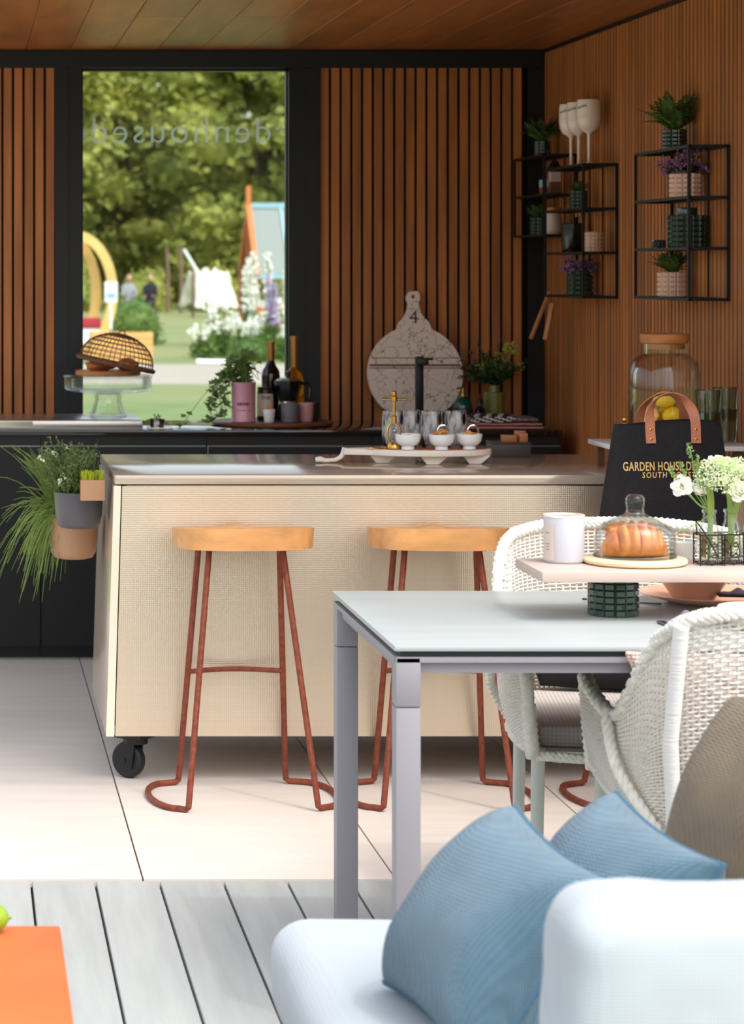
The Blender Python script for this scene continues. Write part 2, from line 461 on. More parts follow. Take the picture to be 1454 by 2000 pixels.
floor = struct(MB().box(-7.4, 6.19, -.09, 2.45, 10.35, -.006).obj('floor', 'grout', smooth=0))  # tiled ground extended unseen past the open side, added to bounce light indoors
tile_me = MB().box(.0022, .0008, -.02, .5978, 1.1992, 0).mesh('floor_tile', 'floor_tile', 0)
i = 0
for ix in range(-13, 4):
    for iy in range(4):
        x0 = .418 + .6 * (ix - 0); y0 = 6.188 + 1.2 * iy
        if x0 > 2.3 or y0 > 10.2: continue
        link('floor_tile', tile_me, floor, (x0, y0, 0))
deck = struct(MB().box(-7.4, -1.6, -.09, 4.2, 6.18, -.035).obj('deck', 'deck_under', smooth=0))  # deck widened out of view too, added pale ground for bounced light
board_me = MB().box(.003, -1.6, -.034, .1485, 6.182, -.003).mesh('deck_board', 'deck_wood', 0, bevel=.002, seg=1)
for k in range(-48, 28):
    link('deck_board', board_me, deck, (.1515 * k + .001, 0, 0))

ceiling = struct(MB().box(XL, 6.2, ZC + .012, XR + .03, 10.4, ZC + .02).obj('ceiling', 'wall_backing', smooth=0))
def plank(L):
    return MB().box(.0012, 0, 0, .1698, L - .003, .012).mesh('ceiling_plank', 'ceiling_wood', 0, bevel=.0015, seg=1)
pm = {}
for c in range(-2, 12):
    x0 = .235 + .171 * c
    cuts = [6.2, 7.7, 8.9, 10.26] if c % 2 == 0 else [6.2, 6.9, 8.1, 10.26]
    for a, b in zip(cuts, cuts[1:]):
        L = round(b - a, 3)
        if L not in pm: pm[L] = plank(L)
        w = None
        link('ceiling_plank', pm[L], ceiling, (x0, a, ZC))
roof = struct(MB().box(XL - .05, 6.2, ZC + .021, 2.5, 10.5, ZC + .22).obj('roof', 'roof_dark', smooth=0))
MB().box(XL - .05, 6.16, ZC - .0, 2.5, 6.199, ZC + .22).obj('fascia_board', 'black_frame', roof, smooth=0)

# back wall: dark boarding that carries upright battens, black posts and header round the window
WX0, WX1 = .452, 1.264
wb = MB()
wb.box(XL, YB + .022, 0, .36, YB + .14, ZC + .02)
wb.box(1.37, YB + .022, 0, XR + .1, YB + .14, ZC + .02)
wb.box(.36, YB + .022, 0, 1.37, YB + .14, .80)
wb.box(.36, YB + .022, 2.26, 1.37, YB + .14, ZC + .02)
wall_back = struct(wb.obj('wall_back', 'wall_backing', smooth=0))
bat_me = MB().box(0, 0, .6, .0315, .0215, 2.232).mesh('batten', 'batten_wood', 0)
x = .343 - .0315
while x > XL + .06:
    link('batten', bat_me, wall_back, (x, YB, 0)); x -= .0416
x = 1.390
while x + .0315 < 2.2:
    link('batten', bat_me, wall_back, (x, YB, 0)); x += .0421
t = struct(MB().box(XL, YB - .012, 2.232, XR, YB + .05, ZC - .001).obj('trim_1', 'black_frame', smooth=0, bevel=.003))
t = struct(MB().box(.346, YB - .012, .6, .399, YB + .1, 2.2315).box(.3992, YB - .008, .6, WX0, YB + .1, 2.2315).obj('trim_2', 'black_frame', smooth=0))
t = struct(MB().box(WX1, YB - .008, .6, 1.330, YB + .1, 2.2315).box(1.3302, YB - .012, .6, 1.387, YB + .1, 2.2315).obj('trim_3', 'black_frame', smooth=0))
t = struct(MB().box(2.2, YB - .014, .6, XR - .001, YB + .05, 2.2315).obj('trim_4', 'black_frame', smooth=0))
win = MB()
for a in ((WX0, .80, WX1, .815), (WX0, 2.222, WX1, 2.2315), (WX0, .80, WX0 + .006, 2.2315), (WX1 - .006, .80, WX1, 2.2315)):
    win.box(a[0], YB + .03, a[1], a[2], YB + .08, a[3])
window = struct(win.obj('window_1', 'black_frame', smooth=0))
MB().box(WX0 + .005, YB + .05, .812, WX1 - .005, YB + .056, 2.224).obj('window_pane', 'pane_glass', window, smooth=0)
# shop lettering on the outer face of the pane, so it reads backwards from the room
cx, cz = (WX0 + WX1) / 2, 1.985
lw, lf = text('rdenhousede', .135, .0003, 1.12, 0, -.0012)
xs = [v[0] for v in lw]; sx = .850 / (max(xs) - min(xs))
lb = MB(); lb.add([(cx - .016 - v[0] * sx, YB + .0574 + v[2], cz + v[1] * 1.08) for v in lw], lf)
lo = lb.obj('window_lettering', 'letter_film', window, smooth=0)
lo['label'] = 'translucent white lettering read backwards through the glass'

# right wall of narrow upright battens
wall_right = struct(MB().box(XR + .018, 6.2, 0, XR + .16, YB + .14, ZC + .02).obj('wall_right', 'wall_backing', smooth=0))
bat2 = MB().box(0, 0, .02, .0185, .0285, ZC - .014).mesh('batten', 'batten_wood', 0)
y = YB - .045
while y > 6.22:
    link('batten', bat2, wall_right, (XR, y, 0)); y -= .042
struct(MB().box(XR - .006, 6.2, ZC - .013, XR + .018, YB - .013, ZC - .0005).obj('trim_5', 'black_frame', smooth=0))
struct(MB().box(XL, YB - .012, 0, XL + .055, YB + .14, 2.2315).obj('trim_6', 'black_frame', smooth=0))

# ---------------------------------------------------------------- kitchen island on castors
IZ, IY0, IY1 = .8665, 7.33, 8.15
isl = thing('kitchen_island', 'large cream metal kitchen island on black castors', 'kitchen island', (1.3, 7.74, 0))
def ic(b, *a, **k): return b.obj(*a, **k)
O = Vector((1.3, 7.74, 0))
def loc(b):
    b.v = [(p[0] - O.x, p[1] - O.y, p[2] - O.z) for p in b.v]; return b
IX1 = 2.215
loc(MB().box(.416, IY0, IZ - .026, IX1, IY1, IZ)).obj('worktop', 'island_top', isl, bevel=.0025)
loc(MB().box(.45, IY0 + .02, .16, IX1 - .03, IY1 - .02, IZ - .03)).obj('carcass', 'island_side', isl, smooth=0)
# the side panels lean out a little towards the top
def slant(x0b, x1b, x0t, x1t, y0, y1, zb, zt):
    return MB().add([(x0b, y0, zb), (x1b, y0, zb), (x1b, y1, zb), (x0b, y1, zb), (x0t, y0, zt), (x1t, y0, zt), (x1t, y1, zt), (x0t, y1, zt)],
                    [(0, 3, 2, 1), (4, 5, 6, 7), (0, 1, 5, 4), (1, 2, 6, 5), (2, 3, 7, 6), (3, 0, 4, 7)])
loc(slant(.392, .4135, .414, .433, IY0 + .004, IY1, .133, IZ - .032)).obj('side_panel', 'island_side', isl, bevel=.0015)
loc(slant(IX1 - .02, IX1, IX1 - .02, IX1, IY0 + .004, IY1, .133, IZ - .032)).obj('side_panel', 'island_side', isl, bevel=.0015)
loc(slant(.3915, .4140, .4135, .4335, IY0 - .0005, IY0 + .0042, .133, IZ - .03)).obj('panel_edge', 'island_edge', isl, smooth=0)
loc(slant(.4175, IX1 - .022, .437, IX1 - .022, IY0 + .003, IY0 + .019, .133, IZ - .031)).obj('front_panel', 'island_front', isl, smooth=0)
loc(slant(.4175, IX1 - .022, .437, IX1 - .022, IY1 - .02, IY1 - .002, .133, IZ - .031)).obj('back_panel', 'island_front', isl, smooth=0)
loc(MB().box(.40, IY0 + .02, .134, IX1 - .02, IY1 - .02, .16)).obj('base_plate', 'island_side', isl, smooth=0)
def caster(x, y, rz):
    # mounting plate, swivel fork and rubber wheel
    b = MB(); b.box(-.045, -.045, .118, .045, .045, .1345); b.lathe([(.034, .10), (.034, .119)], 20)
    for s in (-1, 1): b.obox((s * .0215, .012, .080), (.003, 0, 0), (0, .018, .012), (0, -.006, .040))
    b.cyl((-.028, .025, .052), (.028, .025, .052), .007, n=10)
    c = b.obj('caster', 'black_metal', isl, (x - O.x, y - O.y, 0), (0, 0, rz), bevel=.002)
    w = MB(); prof = [(.016, -.016), (.044, -.016), (.050, -.011), (.052, 0), (.050, .011), (.044, .016), (.016, .016)]
    w.lathe(prof, 28, closed=True); w.lathe([(.0, -.018), (.022, -.017), (.022, .017), (0, .018)], 20)
    w.v = [(p[2], p[0] + .025, p[1] + .052) for p in w.v]
    w.obj('wheel', 'black_rubber', c)
for x, y, rz in ((.48, 7.405, .9), (2.08, 7.41, .5), (.50, 8.05, -.4), (2.08, 8.05, .2)): caster(x, y, rz)

# ---------------------------------------------------------------- black cabinets and worktop along the back wall
CY0, CZ = 9.63, .85
wt = tag(MB().box(-.342, CY0 - .006, CZ - .02, 2.195, YB - .016, CZ).obj('worktop', 'counter_black', bevel=.002),
         'glossy black worktop running along the batten wall under the window', 'worktop')
lab = ['black base cabinet beyond the left end of the hob', 'black base cabinet under the steel hob', 'black base cabinet behind the herb planters, under the cake stand',
       'black base cabinet under the round wooden tray of bottles', 'black base cabinet under the folded towels by the right wall', 'black base cabinet under the round crackled board']
xs = [-1.566, -.953, -.340, .2735, .887, 1.50, 2.195]
labs = ['black base cabinet at the far end of the hob run', 'black base cabinet two units from the herb planters', 'black base cabinet under the steel hob',
        'black base cabinet behind the hanging herb planters', 'black base cabinet below the ivy and the drinks tray', 'black base cabinet below the crackled round board and towels']
for k in range(2, 6):
    x0, x1 = xs[k], xs[k + 1]
    c = thing('base_cabinet', labs[k], 'cabinet', ((x0 + x1) / 2, CY0 + .3, 0), group='black base cabinets')
    w = (x1 - x0) / 2
    MB().box(-w + .001, -.27, .07, w - .001, YB - .02 - CY0 - .3, CZ - .0205).obj('body', 'black_frame', c, smooth=0)
    MB().box(-w + .001, -.22, 0, w - .001, .25, .0695).obj('plinth', 'black_metal', c, smooth=0)
    d = MB().box(-w + .0025, -.296, .052, w - .0025, -.2705, CZ - .062).obj('door', 'cabinet_black', c, smooth=0)
    MB().box(-w + .0015, -.2985, CZ - .0618, w - .0025, -.2705, CZ - .058).box(-w + .0013, -.2985, CZ - .14, -w + .0045, -.2705, CZ - .0618).obj('edge_trim', 'trim_metal', d, smooth=0)

# ---------------------------------------------------------------- bar stools
def make_stool(name, label, x, y, rz):
    t = thing(name, label, 'stool', (x, y, 0), rz, 'bar stools at the island')
    # saddle seat: rounded plan, dished top with a raised rim and a small ridge
    nr, na = 10, 48; b = MB(); top = []; bot = []
    def plan(a):
        c, s = math.cos(a), math.sin(a); e = 2.7
        k = (abs(c) ** e + abs(s) ** e) ** (-1 / e)
        return .192 * k * c, .150 * k * s
    vs = []; fs = []
    for lay in range(2):
        for j in range(nr + 1):
            q = j / nr
            for i in range(na):
                px, py = plan(2 * PI * i / na)
                if lay == 0:
                    dish = -.022 * max(0, 1 - (q / .93) ** 2) if q < .93 else 0
                    ridge = .011 * math.exp(-((px * q / .035) ** 2)) * max(0, min(1, .6 + py * q / .15)) * (1.0)
                    z = .750 + dish + ridge - .075 * (py * q + .15)
                    vs.append((px * q, py * q, z))
                else:
                    qq = q * .985
                    vs.append((px * qq, py * qq, .690))
    for lay in range(2):
        o = lay * (nr + 1) * na
        for j in range(nr):
            for i in range(na):
                i2 = (i + 1) % na
                f = (o + j * na + i, o + (j + 1) * na + i, o + (j + 1) * na + i2, o + j * na + i2)
                fs.append(f if lay == 0 else f[::-1])
    for i in range(na):
        i2 = (i + 1) % na; a0 = nr * na; a1 = (nr + 1) * na + nr * na
        fs.append((a0 + i, a1 + i, a1 + i2, a0 + i2))
    b.add(vs, fs); b.obj('seat', 'stool_wood', t, smooth=50)
    r = .0085
    MB().box(-.115, -.09, .684, .115, .09, .691).obj('mounting_plate', 'rust', t, smooth=0)
    for s in (-1, 1):
        foot = {}
        for fx, fy, tx, ty in ((.172, -.185, .100, -.060), (.150, .185, .112, .060)):
            p0 = Vector((s * tx, ty, .688)); p1 = Vector((s * fx, fy, r + .022))
            foot[fy] = p1
            MB().tube([p0, p0.lerp(p1, .5), p1], r, 10).obj('leg', 'rust', t)
        # bowed rod on the floor that joins the two legs of one side
        a, c = foot[-.185], foot[.185]
        pts = [a, Vector((s * (.174), -.188, r + .006)), Vector((s * .182, -.185, r))]
        for k in range(11):
            th = -PI / 2 + PI * k / 10
            pts.append(Vector((s * (.195 + .062 * math.cos(th)), .172 * math.sin(th), r)))
        pts += [Vector((s * .162, .185, r)), Vector((s * .152, .188, r + .006)), c]
        MB().tube(pts, r, 10).obj('foot_loop', 'rust', t)
    pts = []
    for k in range(11):
        q = k / 10
        pts.append((-.132 + .264 * q, .122 + .045 * math.sin(PI * q), .327))
    MB().tube(pts, .0072, 8).obj('stretcher', 'rust', t)
    return t
make_stool('bar_stool', 'bar stool with an empty wooden seat, close to the castor end of the island', .754, 7.135, .05)
make_stool('bar_stool', 'bar stool with an empty wooden seat, seen behind the grey dining table', 1.290, 7.135, -.03)
make_stool('bar_stool', 'bar stool carrying the black canvas bag', 1.900, 7.135, .10)

# ---------------------------------------------------------------- grey dining table
TZ, TX0, TY0, TY1, TX1 = .75, .791, 4.824, 5.650, 3.0
tb = thing('dining_table', 'long pale grey dining table with square metal legs', 'table', ((TX0 + TX1) / 2, (TY0 + TY1) / 2, 0))
O = Vector(tb.location)
loc(MB().box(TX0, TY0, TZ - .010, TX1, TY1, TZ)).obj('table_top', 'table_top', tb, bevel=.002)
loc(MB().box(TX0 + .012, TY0 + .012, TZ - .0205, TX1 - .012, TY1 - .012, TZ - .010)).obj('spacer', 'table_spacer', tb, smooth=0)
fz0, fz1 = TZ - .050, TZ - .021
for a in ((TX0 + .004, TY0 + .003, TX1 - .004, TY0 + .012), (TX0 + .004, TY1 - .012, TX1 - .004, TY1 - .003), (TX0 + .002, TY0 + .0122, TX0 + .012, TY1 - .0122), (TX1 - .012, TY0 + .0122, TX1 - .002, TY1 - .0122)):
    loc(MB().box(a[0], a[1], fz1 - .010, a[2], a[3], fz1)).obj('rail_lip', 'table_metal', tb, smooth=0)
    m = .018
for a in ((TX0 + .05, TY0 + .016, TX1 - .05, TY0 + .030), (TX0 + .05, TY1 - .030, TX1 - .05, TY1 - .016), (TX0 + .014, TY0 + .05, TX0 + .028, TY1 - .05), (TX1 - .028, TY0 + .05, TX1 - .014, TY1 - .05)):
    loc(MB().box(a[0], a[1], fz0 - .002, a[2], a[3], fz1 - .002)).obj('rail', 'table_metal', tb, smooth=0)
for x in (TX0 + .003, TX1 - .051):
    for y in (TY0 + .003, TY1 - .051):
        l = loc(MB().box(x, y, 0, x + .046, y + .048, .635)).obj('leg', 'table_metal', tb, bevel=.002)
        u = loc(MB().box(x, y, .6365, x + .046, y + .048, fz1 - .0005)).obj('leg_head', 'table_metal', l, bevel=.002)
        for o in (u,): pass

# ---------------------------------------------------------------- woven dining chairs
def spline(pts, n):
    P = [Vector(p) for p in pts]; out = []; m = len(P) - 1
    for k in range(n + 1):
        u = k / n * m; i = min(int(u), m - 1); t = u - i
        p0 = P[max(i - 1, 0)]; p1 = P[i]; p2 = P[i + 1]; p3 = P[min(i + 2, m)]
        out.append(.5 * ((2 * p1) + (-p0 + p2) * t + (2 * p0 - 5 * p1 + 4 * p2 - p3) * t * t + (-p0 + 3 * p1 - 3 * p2 + p3) * t ** 3))
    return out
def braid(b, pts, rad, strands=4, pitch=.05, n=6):
    # rope-like rim: strands wound round the path
    P = pts; L = 0; frames = []; prev = None
    up = Vector((0, 0, 1))
    T0 = (P[1] - P[0]).normalized(); nn = T0.orthogonal().normalized()
    acc = []
    for i, p in enumerate(P):
        if i: L += (P[i] - P[i - 1]).length
        T = (P[min(i + 1, len(P) - 1)] - P[max(i - 1, 0)]).normalized()
        nn = (nn - T * nn.dot(T)).normalized(); bb = T.cross(nn)
        acc.append((p, nn.copy(), bb, L))
    for s in range(strands):
        q = [p + (a * math.cos(2 * PI * (l / pitch + s / strands)) + c * math.sin(2 * PI * (l / pitch + s / strands))) * rad * .52 for p, a, c, l in acc]
        b.tube(q, rad * .56, n)
half_rim = [(-.275, .285, .615), (-.292, .17, .612), (-.300, .03, .598), (-.300, -.08, .600), (-.300, -.19, .665), (-.292, -.30, .755), (-.265, -.39, .815), (-.20, -.43, .838), (-.10, -.445, .848), (0, -.45, .850)]
half_base = [(-.262, .275, .445), (-.270, .16, .432), (-.275, .04, .425), (-.278, -.08, .420), (-.275, -.17, .418), (-.262, -.24, .416), (-.225, -.29, .415), (-.165, -.312, .414), (-.08, -.32, .413), (0, -.322, .413)]
mir = lambda P: P + [(-x, y, z) for x, y, z in P[-2::-1]]
RIM, BASE = mir(half_rim), mir(half_base)
def chair_parts():
    out = []
    NU = 230
    rim = spline(RIM, NU); base = spline(BASE, NU)
    def S(i, v):
        p = base[i].lerp(rim[i], v)
        c = Vector((0, 0, p.z)); d = Vector((p.x, p.y + .0, 0)); d = d.normalized() if d.length else d
        return p + d * .014 * math.sin(PI * v)
    def Nrm(i, v):
        a = S(min(i + 1, NU), v) - S(max(i - 1, 0), v); c = S(i, min(v + .05, 1)) - S(i, max(v - .05, 0))
        n = a.cross(c); return n.normalized()
    # weave: rows of strands passing in front of and behind upright stakes
    b = MB(); rows = 52; step = 2
    for j in range(rows):
        v = (j + .5) / rows
        pts = []
        for i in range(0, NU + 1):
            ph = (-1) ** (i // step + j)
            k = 0.0018 * ph
            pts.append(S(i, v) + Nrm(i, v) * k)
        b.tube(pts, .0025, 4)
    st = MB()
    for i in range(1, NU + 1, step):
        i0 = min(i, NU)
        st.tube([S(i0, v / 6) for v in range(7)], .0022, 4)
    out.append(('weave', b.mesh('weave', 'wicker', 60), 'stuff'))
    out.append(('stakes', st.mesh('stakes', 'wicker', 60), 'stuff'))
    rb = MB()
    full = spline([(-.258, .288, .43), (-.266, .292, .52)] + RIM + [(.266, .292, .52), (.258, .288, .43)], 170)
    braid(rb, full, .0155)
    out.append(('rim', rb.mesh('rim', 'wicker_rim', 60), None))
    bb = MB()
    loop = spline(BASE, 90) + spline([(.262, .28, .432), (.15, .30, .430), (0, .305, .430), (-.15, .30, .430), (-.262, .28, .432)], 40)[1:]
    braid(bb, loop, .012)
    out.append(('base_rim', bb.mesh('base_rim', 'wicker_rim', 60), None))
    seat = MB(); n = len(base)
    pl = [(p.x * .98, p.y * .98) for p in base]
    seat.prism(pl[::6], .425, .437)
    out.append(('seat', seat.mesh('seat', 'wicker', 0), None))
    pad = MB(); pad.prism([(x * .93, y * .9 - .01) for x, y in pl[::6]], .438, .485)
    out.append(('seat_pad', pad.mesh('seat_pad', 'seat_pad', 40, bevel=.014, seg=3), None))
    for s in (-1, 1):
        out.append(('back_post', MB().tube([(s * .250, -.298, .40), (s * .272, -.352, .60), (s * .268, -.410, .815)], .0145, 12).mesh('back_post', 'wrap_white'), None))
        br = MB(); braid(br, spline([(s * .316, -.065, .592), (s * .318, -.16, .51), (s * .270, -.278, .415)], 30), .0115, 3, .06); 
        out.append(('side_strut', br.mesh('side_strut', 'wicker_rim', 60), None))
        out.append(('leg', MB().tube([(s * .245, .262, .445), (s * .252, .270, 0)], [.0145, .0125], 14).mesh('leg', 'chair_leg'), None))
        out.append(('leg', MB().tube([(s * .245, -.285, .42), (s * .250, -.30, 0)], [.0145, .0125], 14).mesh('leg', 'chair_leg'), None))
    return out
CP = chair_parts()
def chair(label, x, y, rz):
    t = thing('dining_chair', label, 'chair', (x, y, 0), rz, 'woven dining chairs')
    for nm, me, kd in CP:
        o = link(nm, me, t)
        if kd: o['kind'] = kd
    return t
chair('white woven dining chair with its back to the blue cushions', 1.535, 5.035, .0)
chair('white woven dining chair facing across the table, its back towards the stools', 1.476, 5.69, PI - .14)

# ---------------------------------------------------------------- pillows, sofa
def pillow(name, label, A, B, D, thick, m, piping=None, cat='cushion', pinch=.10, group=None, pw=.42, nseg=22, soft=0.0):
    A, B, D = Vector(A), Vector(B), Vector(D); C = B + D - A
    ctr = (A + B + C + D) / 4; u = (D - A) / 2; v = (A - B) / 2; n = u.cross(v).normalized()
    t = thing(name, label, cat, ctr - Vector((0, 0, 0)), 0, group)
    vs = []; fs = []; N = nseg
    for side in (1, -1):
        for j in range(N + 1):
            for i in range(N + 1):
                a = -1 + 2 * i / N; c = -1 + 2 * j / N
                a = math.sin(a * PI / 2); c = math.sin(c * PI / 2)
                x = a * (1 - pinch * (1 - c * c) * abs(a)); y = c * (1 - pinch * (1 - a * a) * abs(c))
                if soft:
                    rr = soft; k = max(abs(a), abs(c)); q = (a * a + c * c) ** .5
                    if q > 1e-6: s_ = k / q; x *= (1 - rr) + rr * s_ ; y *= (1 - rr) + rr * s_
                h = thick * (max(0, (1 - a * a)) * max(0, (1 - c * c))) ** pw
                h *= 1 + .12 * noise.noise(Vector((a * 1.6, c * 1.6, side * 3 + thick * 40)))
                vs.append(u * x + v * y + n * h * side)
    M_ = (N + 1) ** 2
    for s in range(2):
        for j in range(N):
            for i in range(N):
                f = (s * M_ + j * (N + 1) + i, s * M_ + j * (N + 1) + i + 1, s * M_ + (j + 1) * (N + 1) + i + 1, s * M_ + (j + 1) * (N + 1) + i)
                fs.append(f if s == 0 else f[::-1])
    b = MB(); b.add(vs, fs); me = b.mesh('cover', m, 80)
    bm = bmesh.new(); bm.from_mesh(me); bmesh.ops.remove_doubles(bm, verts=bm.verts, dist=1e-4); bmesh.ops.recalc_face_normals(bm, faces=bm.faces); bm.to_mesh(me); bm.free()
    link('cover', me, t)
    if piping:
        ring = [vs[i] for i in range(N + 1)] + [vs[j * (N + 1) + N] for j in range(1, N + 1)] + [vs[N * (N + 1) + i] for i in range(N - 1, -1, -1)] + [vs[j * (N + 1)] for j in range(N - 1, 0, -1)]
        MB().tube(ring, .0042, 6, closed=True).obj('piping', piping, t)
    return t
pillow('scatter_cushion', 'blue square cushion lying over the edge of the white seat', (.78, 3.71, .684), (.592, 3.70, .437), (.845, 3.36, .652), .115, 'pillow_blue', 'pillow_piping', group='blue scatter cushions')
pillow('scatter_cushion', 'blue square cushion propped between the first blue one and the olive one', at(1205, 1548, 3.86), at(1000, 1852, 3.85), at(1415, 1690, 3.56), .105, 'pillow_blue', 'pillow_piping', group='blue scatter cushions')
pillow('scatter_cushion', 'large olive brown linen cushion leaning behind the blue ones', (1.165, 4.02, .81), (1.045, 4.02, .43), (1.40, 3.62, .83), .10, 'pillow_olive', None, pinch=.0, soft=.35)
pillow('scatter_cushion', 'small blush pink cushion on the woven chair seat', (1.218, 4.815, .738), (1.31, 4.875, .50), (1.70, 4.74, .748), .045, 'cushion_pink', 'cushion_pink', pinch=.04)

pillow('scatter_cushion', 'black cushion inside the woven chair across the table', (1.27, 6.035, .665), (1.29, 5.95, .489), (1.71, 5.975, .665), .05, 'cushion_black', None, pinch=.03, soft=.3)
sofa = thing('sofa', 'low white upholstered sofa seen from behind', 'sofa', (1.4, 3.65, 0))
O = Vector(sofa.location)
def cushion_mesh(x0, y0, z0, x1, y1, z1, bev, name, m, wr=.004, sub=3):
    bm = bmesh.new(); bmesh.ops.create_cube(bm, size=1)
    for v in bm.verts: v.co = Vector(((x0 + x1) / 2 + v.co.x * (x1 - x0), (y0 + y1) / 2 + v.co.y * (y1 - y0), (z0 + z1) / 2 + v.co.z * (z1 - z0))) - O
    vert = [e for e in bm.edges]
    bmesh.ops.bevel(bm, geom=vert, offset=bev, segments=6, profile=.5, affect='EDGES')
    bmesh.ops.subdivide_edges(bm, edges=[e for e in bm.edges if e.calc_length() > .08], cuts=12, use_grid_fill=True)
    bmesh.ops.recalc_face_normals(bm, faces=bm.faces)
    bm.normal_update()
    for v in bm.verts:
        p = v.co
        v.co = p + v.normal * (wr * noise.noise(p * 7) + wr * .6 * noise.noise(p * 18))
    me = bpy.data.meshes.new(name); bm.to_mesh(me); bm.free()
    for p in me.polygons: p.use_smooth = True
    me.materials.append(MATS[m]); return me
link('seat_cushion', cushion_mesh(.478, 3.20, .255, 2.40, 4.16, .425, .062, 'seat_cushion', 'sofa_white', .003), sofa)
link('back_cushion', cushion_mesh(.688, 2.98, .428, 1.42, 3.16, .722, .055, 'back_cushion', 'sofa_white', .008), sofa)
link('back_cushion', cushion_mesh(1.43, 2.98, .428, 2.16, 3.16, .718, .055, 'back_cushion', 'sofa_white', .008), sofa)
loc(MB().box(.53, 2.92, .18, 2.4, 4.08, .258)).obj('base_frame', 'sofa_frame', sofa, bevel=.006)
loc(MB().box(.72, 2.90, .258, 2.4, 2.965, .52)).obj('back_frame', 'sofa_frame', sofa, bevel=.006)
for x in (.57, 2.34):
    for y in (2.97, 4.02): loc(MB().box(x - .02, y - .02, 0, x + .02, y + .02, .18)).obj('leg', 'sofa_frame', sofa, smooth=0)

ot = thing('side_table', 'low orange painted table with a flat square top', 'table', (-.22, 3.77, 0))
O = Vector(ot.location)
loc(MB().box(-.60, 3.38, .372, .149, 4.165, .40)).obj('table_top', 'orange_paint', ot, bevel=.003)
for x in (-.57, .10):
    for y in (3.42, 4.10): loc(MB().box(x, y, 0, x + .03, y + .03, .372)).obj('leg', 'orange_paint', ot, smooth=0)
b = MB(); b.ellipsoid((0, 0, .024), .031, .026, .024, 20, 12)
lm = thing('lime', 'green lime on the corner of the orange table', 'fruit', on(-21, 1822, .4))
b.obj('peel', 'lime_fruit', lm); MB().tube([(.030, 0, .024), (.036, 0, .024)], [.004, .002], 8).obj('stalk', 'stem', lm)

# ---------------------------------------------------------------- plant helpers
def grass_tuft(b, c, n, ln, spread, droop, w=.004, base=.03):
    for k in range(n):
        a = R(0, 2 * PI); r0 = base * math.sqrt(R(0, 1)); d = Vector((math.cos(a), math.sin(a), 0))
        p = Vector(c) + d * r0; L = ln * R(.6, 1.1); out = spread * R(.3, 1.1); dr = droop * R(.3, 1.2)
        pts = []
        for q in range(6):
            t = q / 5
            pts.append(p + d * (out * t ** 1.3) * L + Vector((0, 0, L * (t - dr * t * t * 1.3))))
        b.tube(pts, [w * (1 - .8 * q / 5) for q in range(6)], 3)
def sprigs(b, c, n, ln, spread, leaf=.008, per=14, base=.03, zmin=.1, fb=None, wl=.55):
    for k in range(n):
        d = rdir(zmin); d = Vector((d.x * spread, d.y * spread, abs(d.z) + .35)).normalized()
        a = R(0, 2 * PI); p = Vector(c) + Vector((math.cos(a), math.sin(a), 0)) * base * math.sqrt(R(0, 1))
        L = ln * R(.55, 1.1); bend = Vector((R(-.3, .3), R(-.3, .3), R(-.2, .1)))
        pts = [p + d * L * t + bend * L * t * t for t in (0, .33, .66, 1)]
        b.tube(pts, .0012, 3)
        for q in range(per):
            t = R(.2, 1); x = p + d * L * t + bend * L * t * t
            b.leaf(x, (rdir() + d * .6), rdir(), leaf * R(.7, 1.3), leaf * wl * R(.7, 1.2))
        if fb is not None and R(0, 1) < .9:
            x = pts[-1]
            for q in range(7): fb.leaf(x + rdir() * leaf * .8, rdir(), rdir(), leaf * 1.1, leaf * .9)
def fronds(b, c, n, ln, spread=.9, droop=.5, width=.25, pairs=11):
    for k in range(n):
        a = R(0, 2 * PI); o = R(.25, 1) * spread; d = Vector((math.cos(a) * o, math.sin(a) * o, 1)).normalized()
        L = ln * R(.6, 1.1); dr = droop * R(.4, 1.3)
        P = lambda t: Vector(c) + d * L * t + Vector((0, 0, -dr * L * t * t))
        b.tube([P(t / 4) for t in range(5)], [.0013, .0012, .001, .0008, .0005], 3)
        sd = d.cross(Vector((0, 0, 1))); sd = sd.normalized() if sd.length > .01 else Vector((1, 0, 0))
        for q in range(2, pairs + 2):
            t = q / (pairs + 1.5); w = L * width * math.sin(PI * min(1, t * .8 + .2)) * 1.0
            tan = (P(min(1, t + .05)) - P(t - .05)).normalized()
            for s in (-1, 1):
                b.leaf(P(t), sd * s + tan * .5 + Vector((0, 0, R(-.25, .15))), tan, w, L * .055)
def bunch(b, c, r, n, size, flat=1.0):
    for k in range(n):
        d = rdir(-.6)
        b.leaf(Vector(c) + Vector((d.x, d.y, d.z * flat)) * r * R(.75, 1.0), rdir() + d * .4, rdir(), size * R(.7, 1.2), size * R(.6, .9))
def rose(b, c, r, n=22, aim=(0, -.5, .8)):
    aim = Vector(aim).normalized(); s = aim.orthogonal().normalized(); t = aim.cross(s)
    for k in range(n):
        q = k / n; a = k * 2.4; rad = r * (.15 + .85 * q)
        d = s * math.cos(a) + t * math.sin(a)
        p = Vector(c) + d * rad * .45 - aim * r * .35
        tip = d * (.35 + .75 * q) + aim * (1.15 - .9 * q); side = aim.cross(d)
        L = r * (.8 + .25 * q); w = r * (.55 + .35 * q); tip.normalize(); nn = tip.cross(side)
        b.add([p - side * w * .25, p + side * w * .25, p + tip * L * .6 + side * w * .62 + d * r * .08, p + tip * L + side * w * .25, p + tip * L - side * w * .25, p + tip * L * .6 - side * w * .62 + d * r * .08], [(0, 1, 2, 3, 4, 5)])
def vessel(out, inn, n=40):
    # closed lathe of an outer profile going up and an inner profile coming down
    return MB().lathe(out + inn, n)
def cup(r0, r1, h, t=.003, n=36, foot=0):
    return [(0.0001, 0), (r0 * .9, 0), (r0, .002), (r1, h), (r1 - t * .5, h + .0008), (r1 - t, h), (r0 - t, t + .002), (.0001, t)]

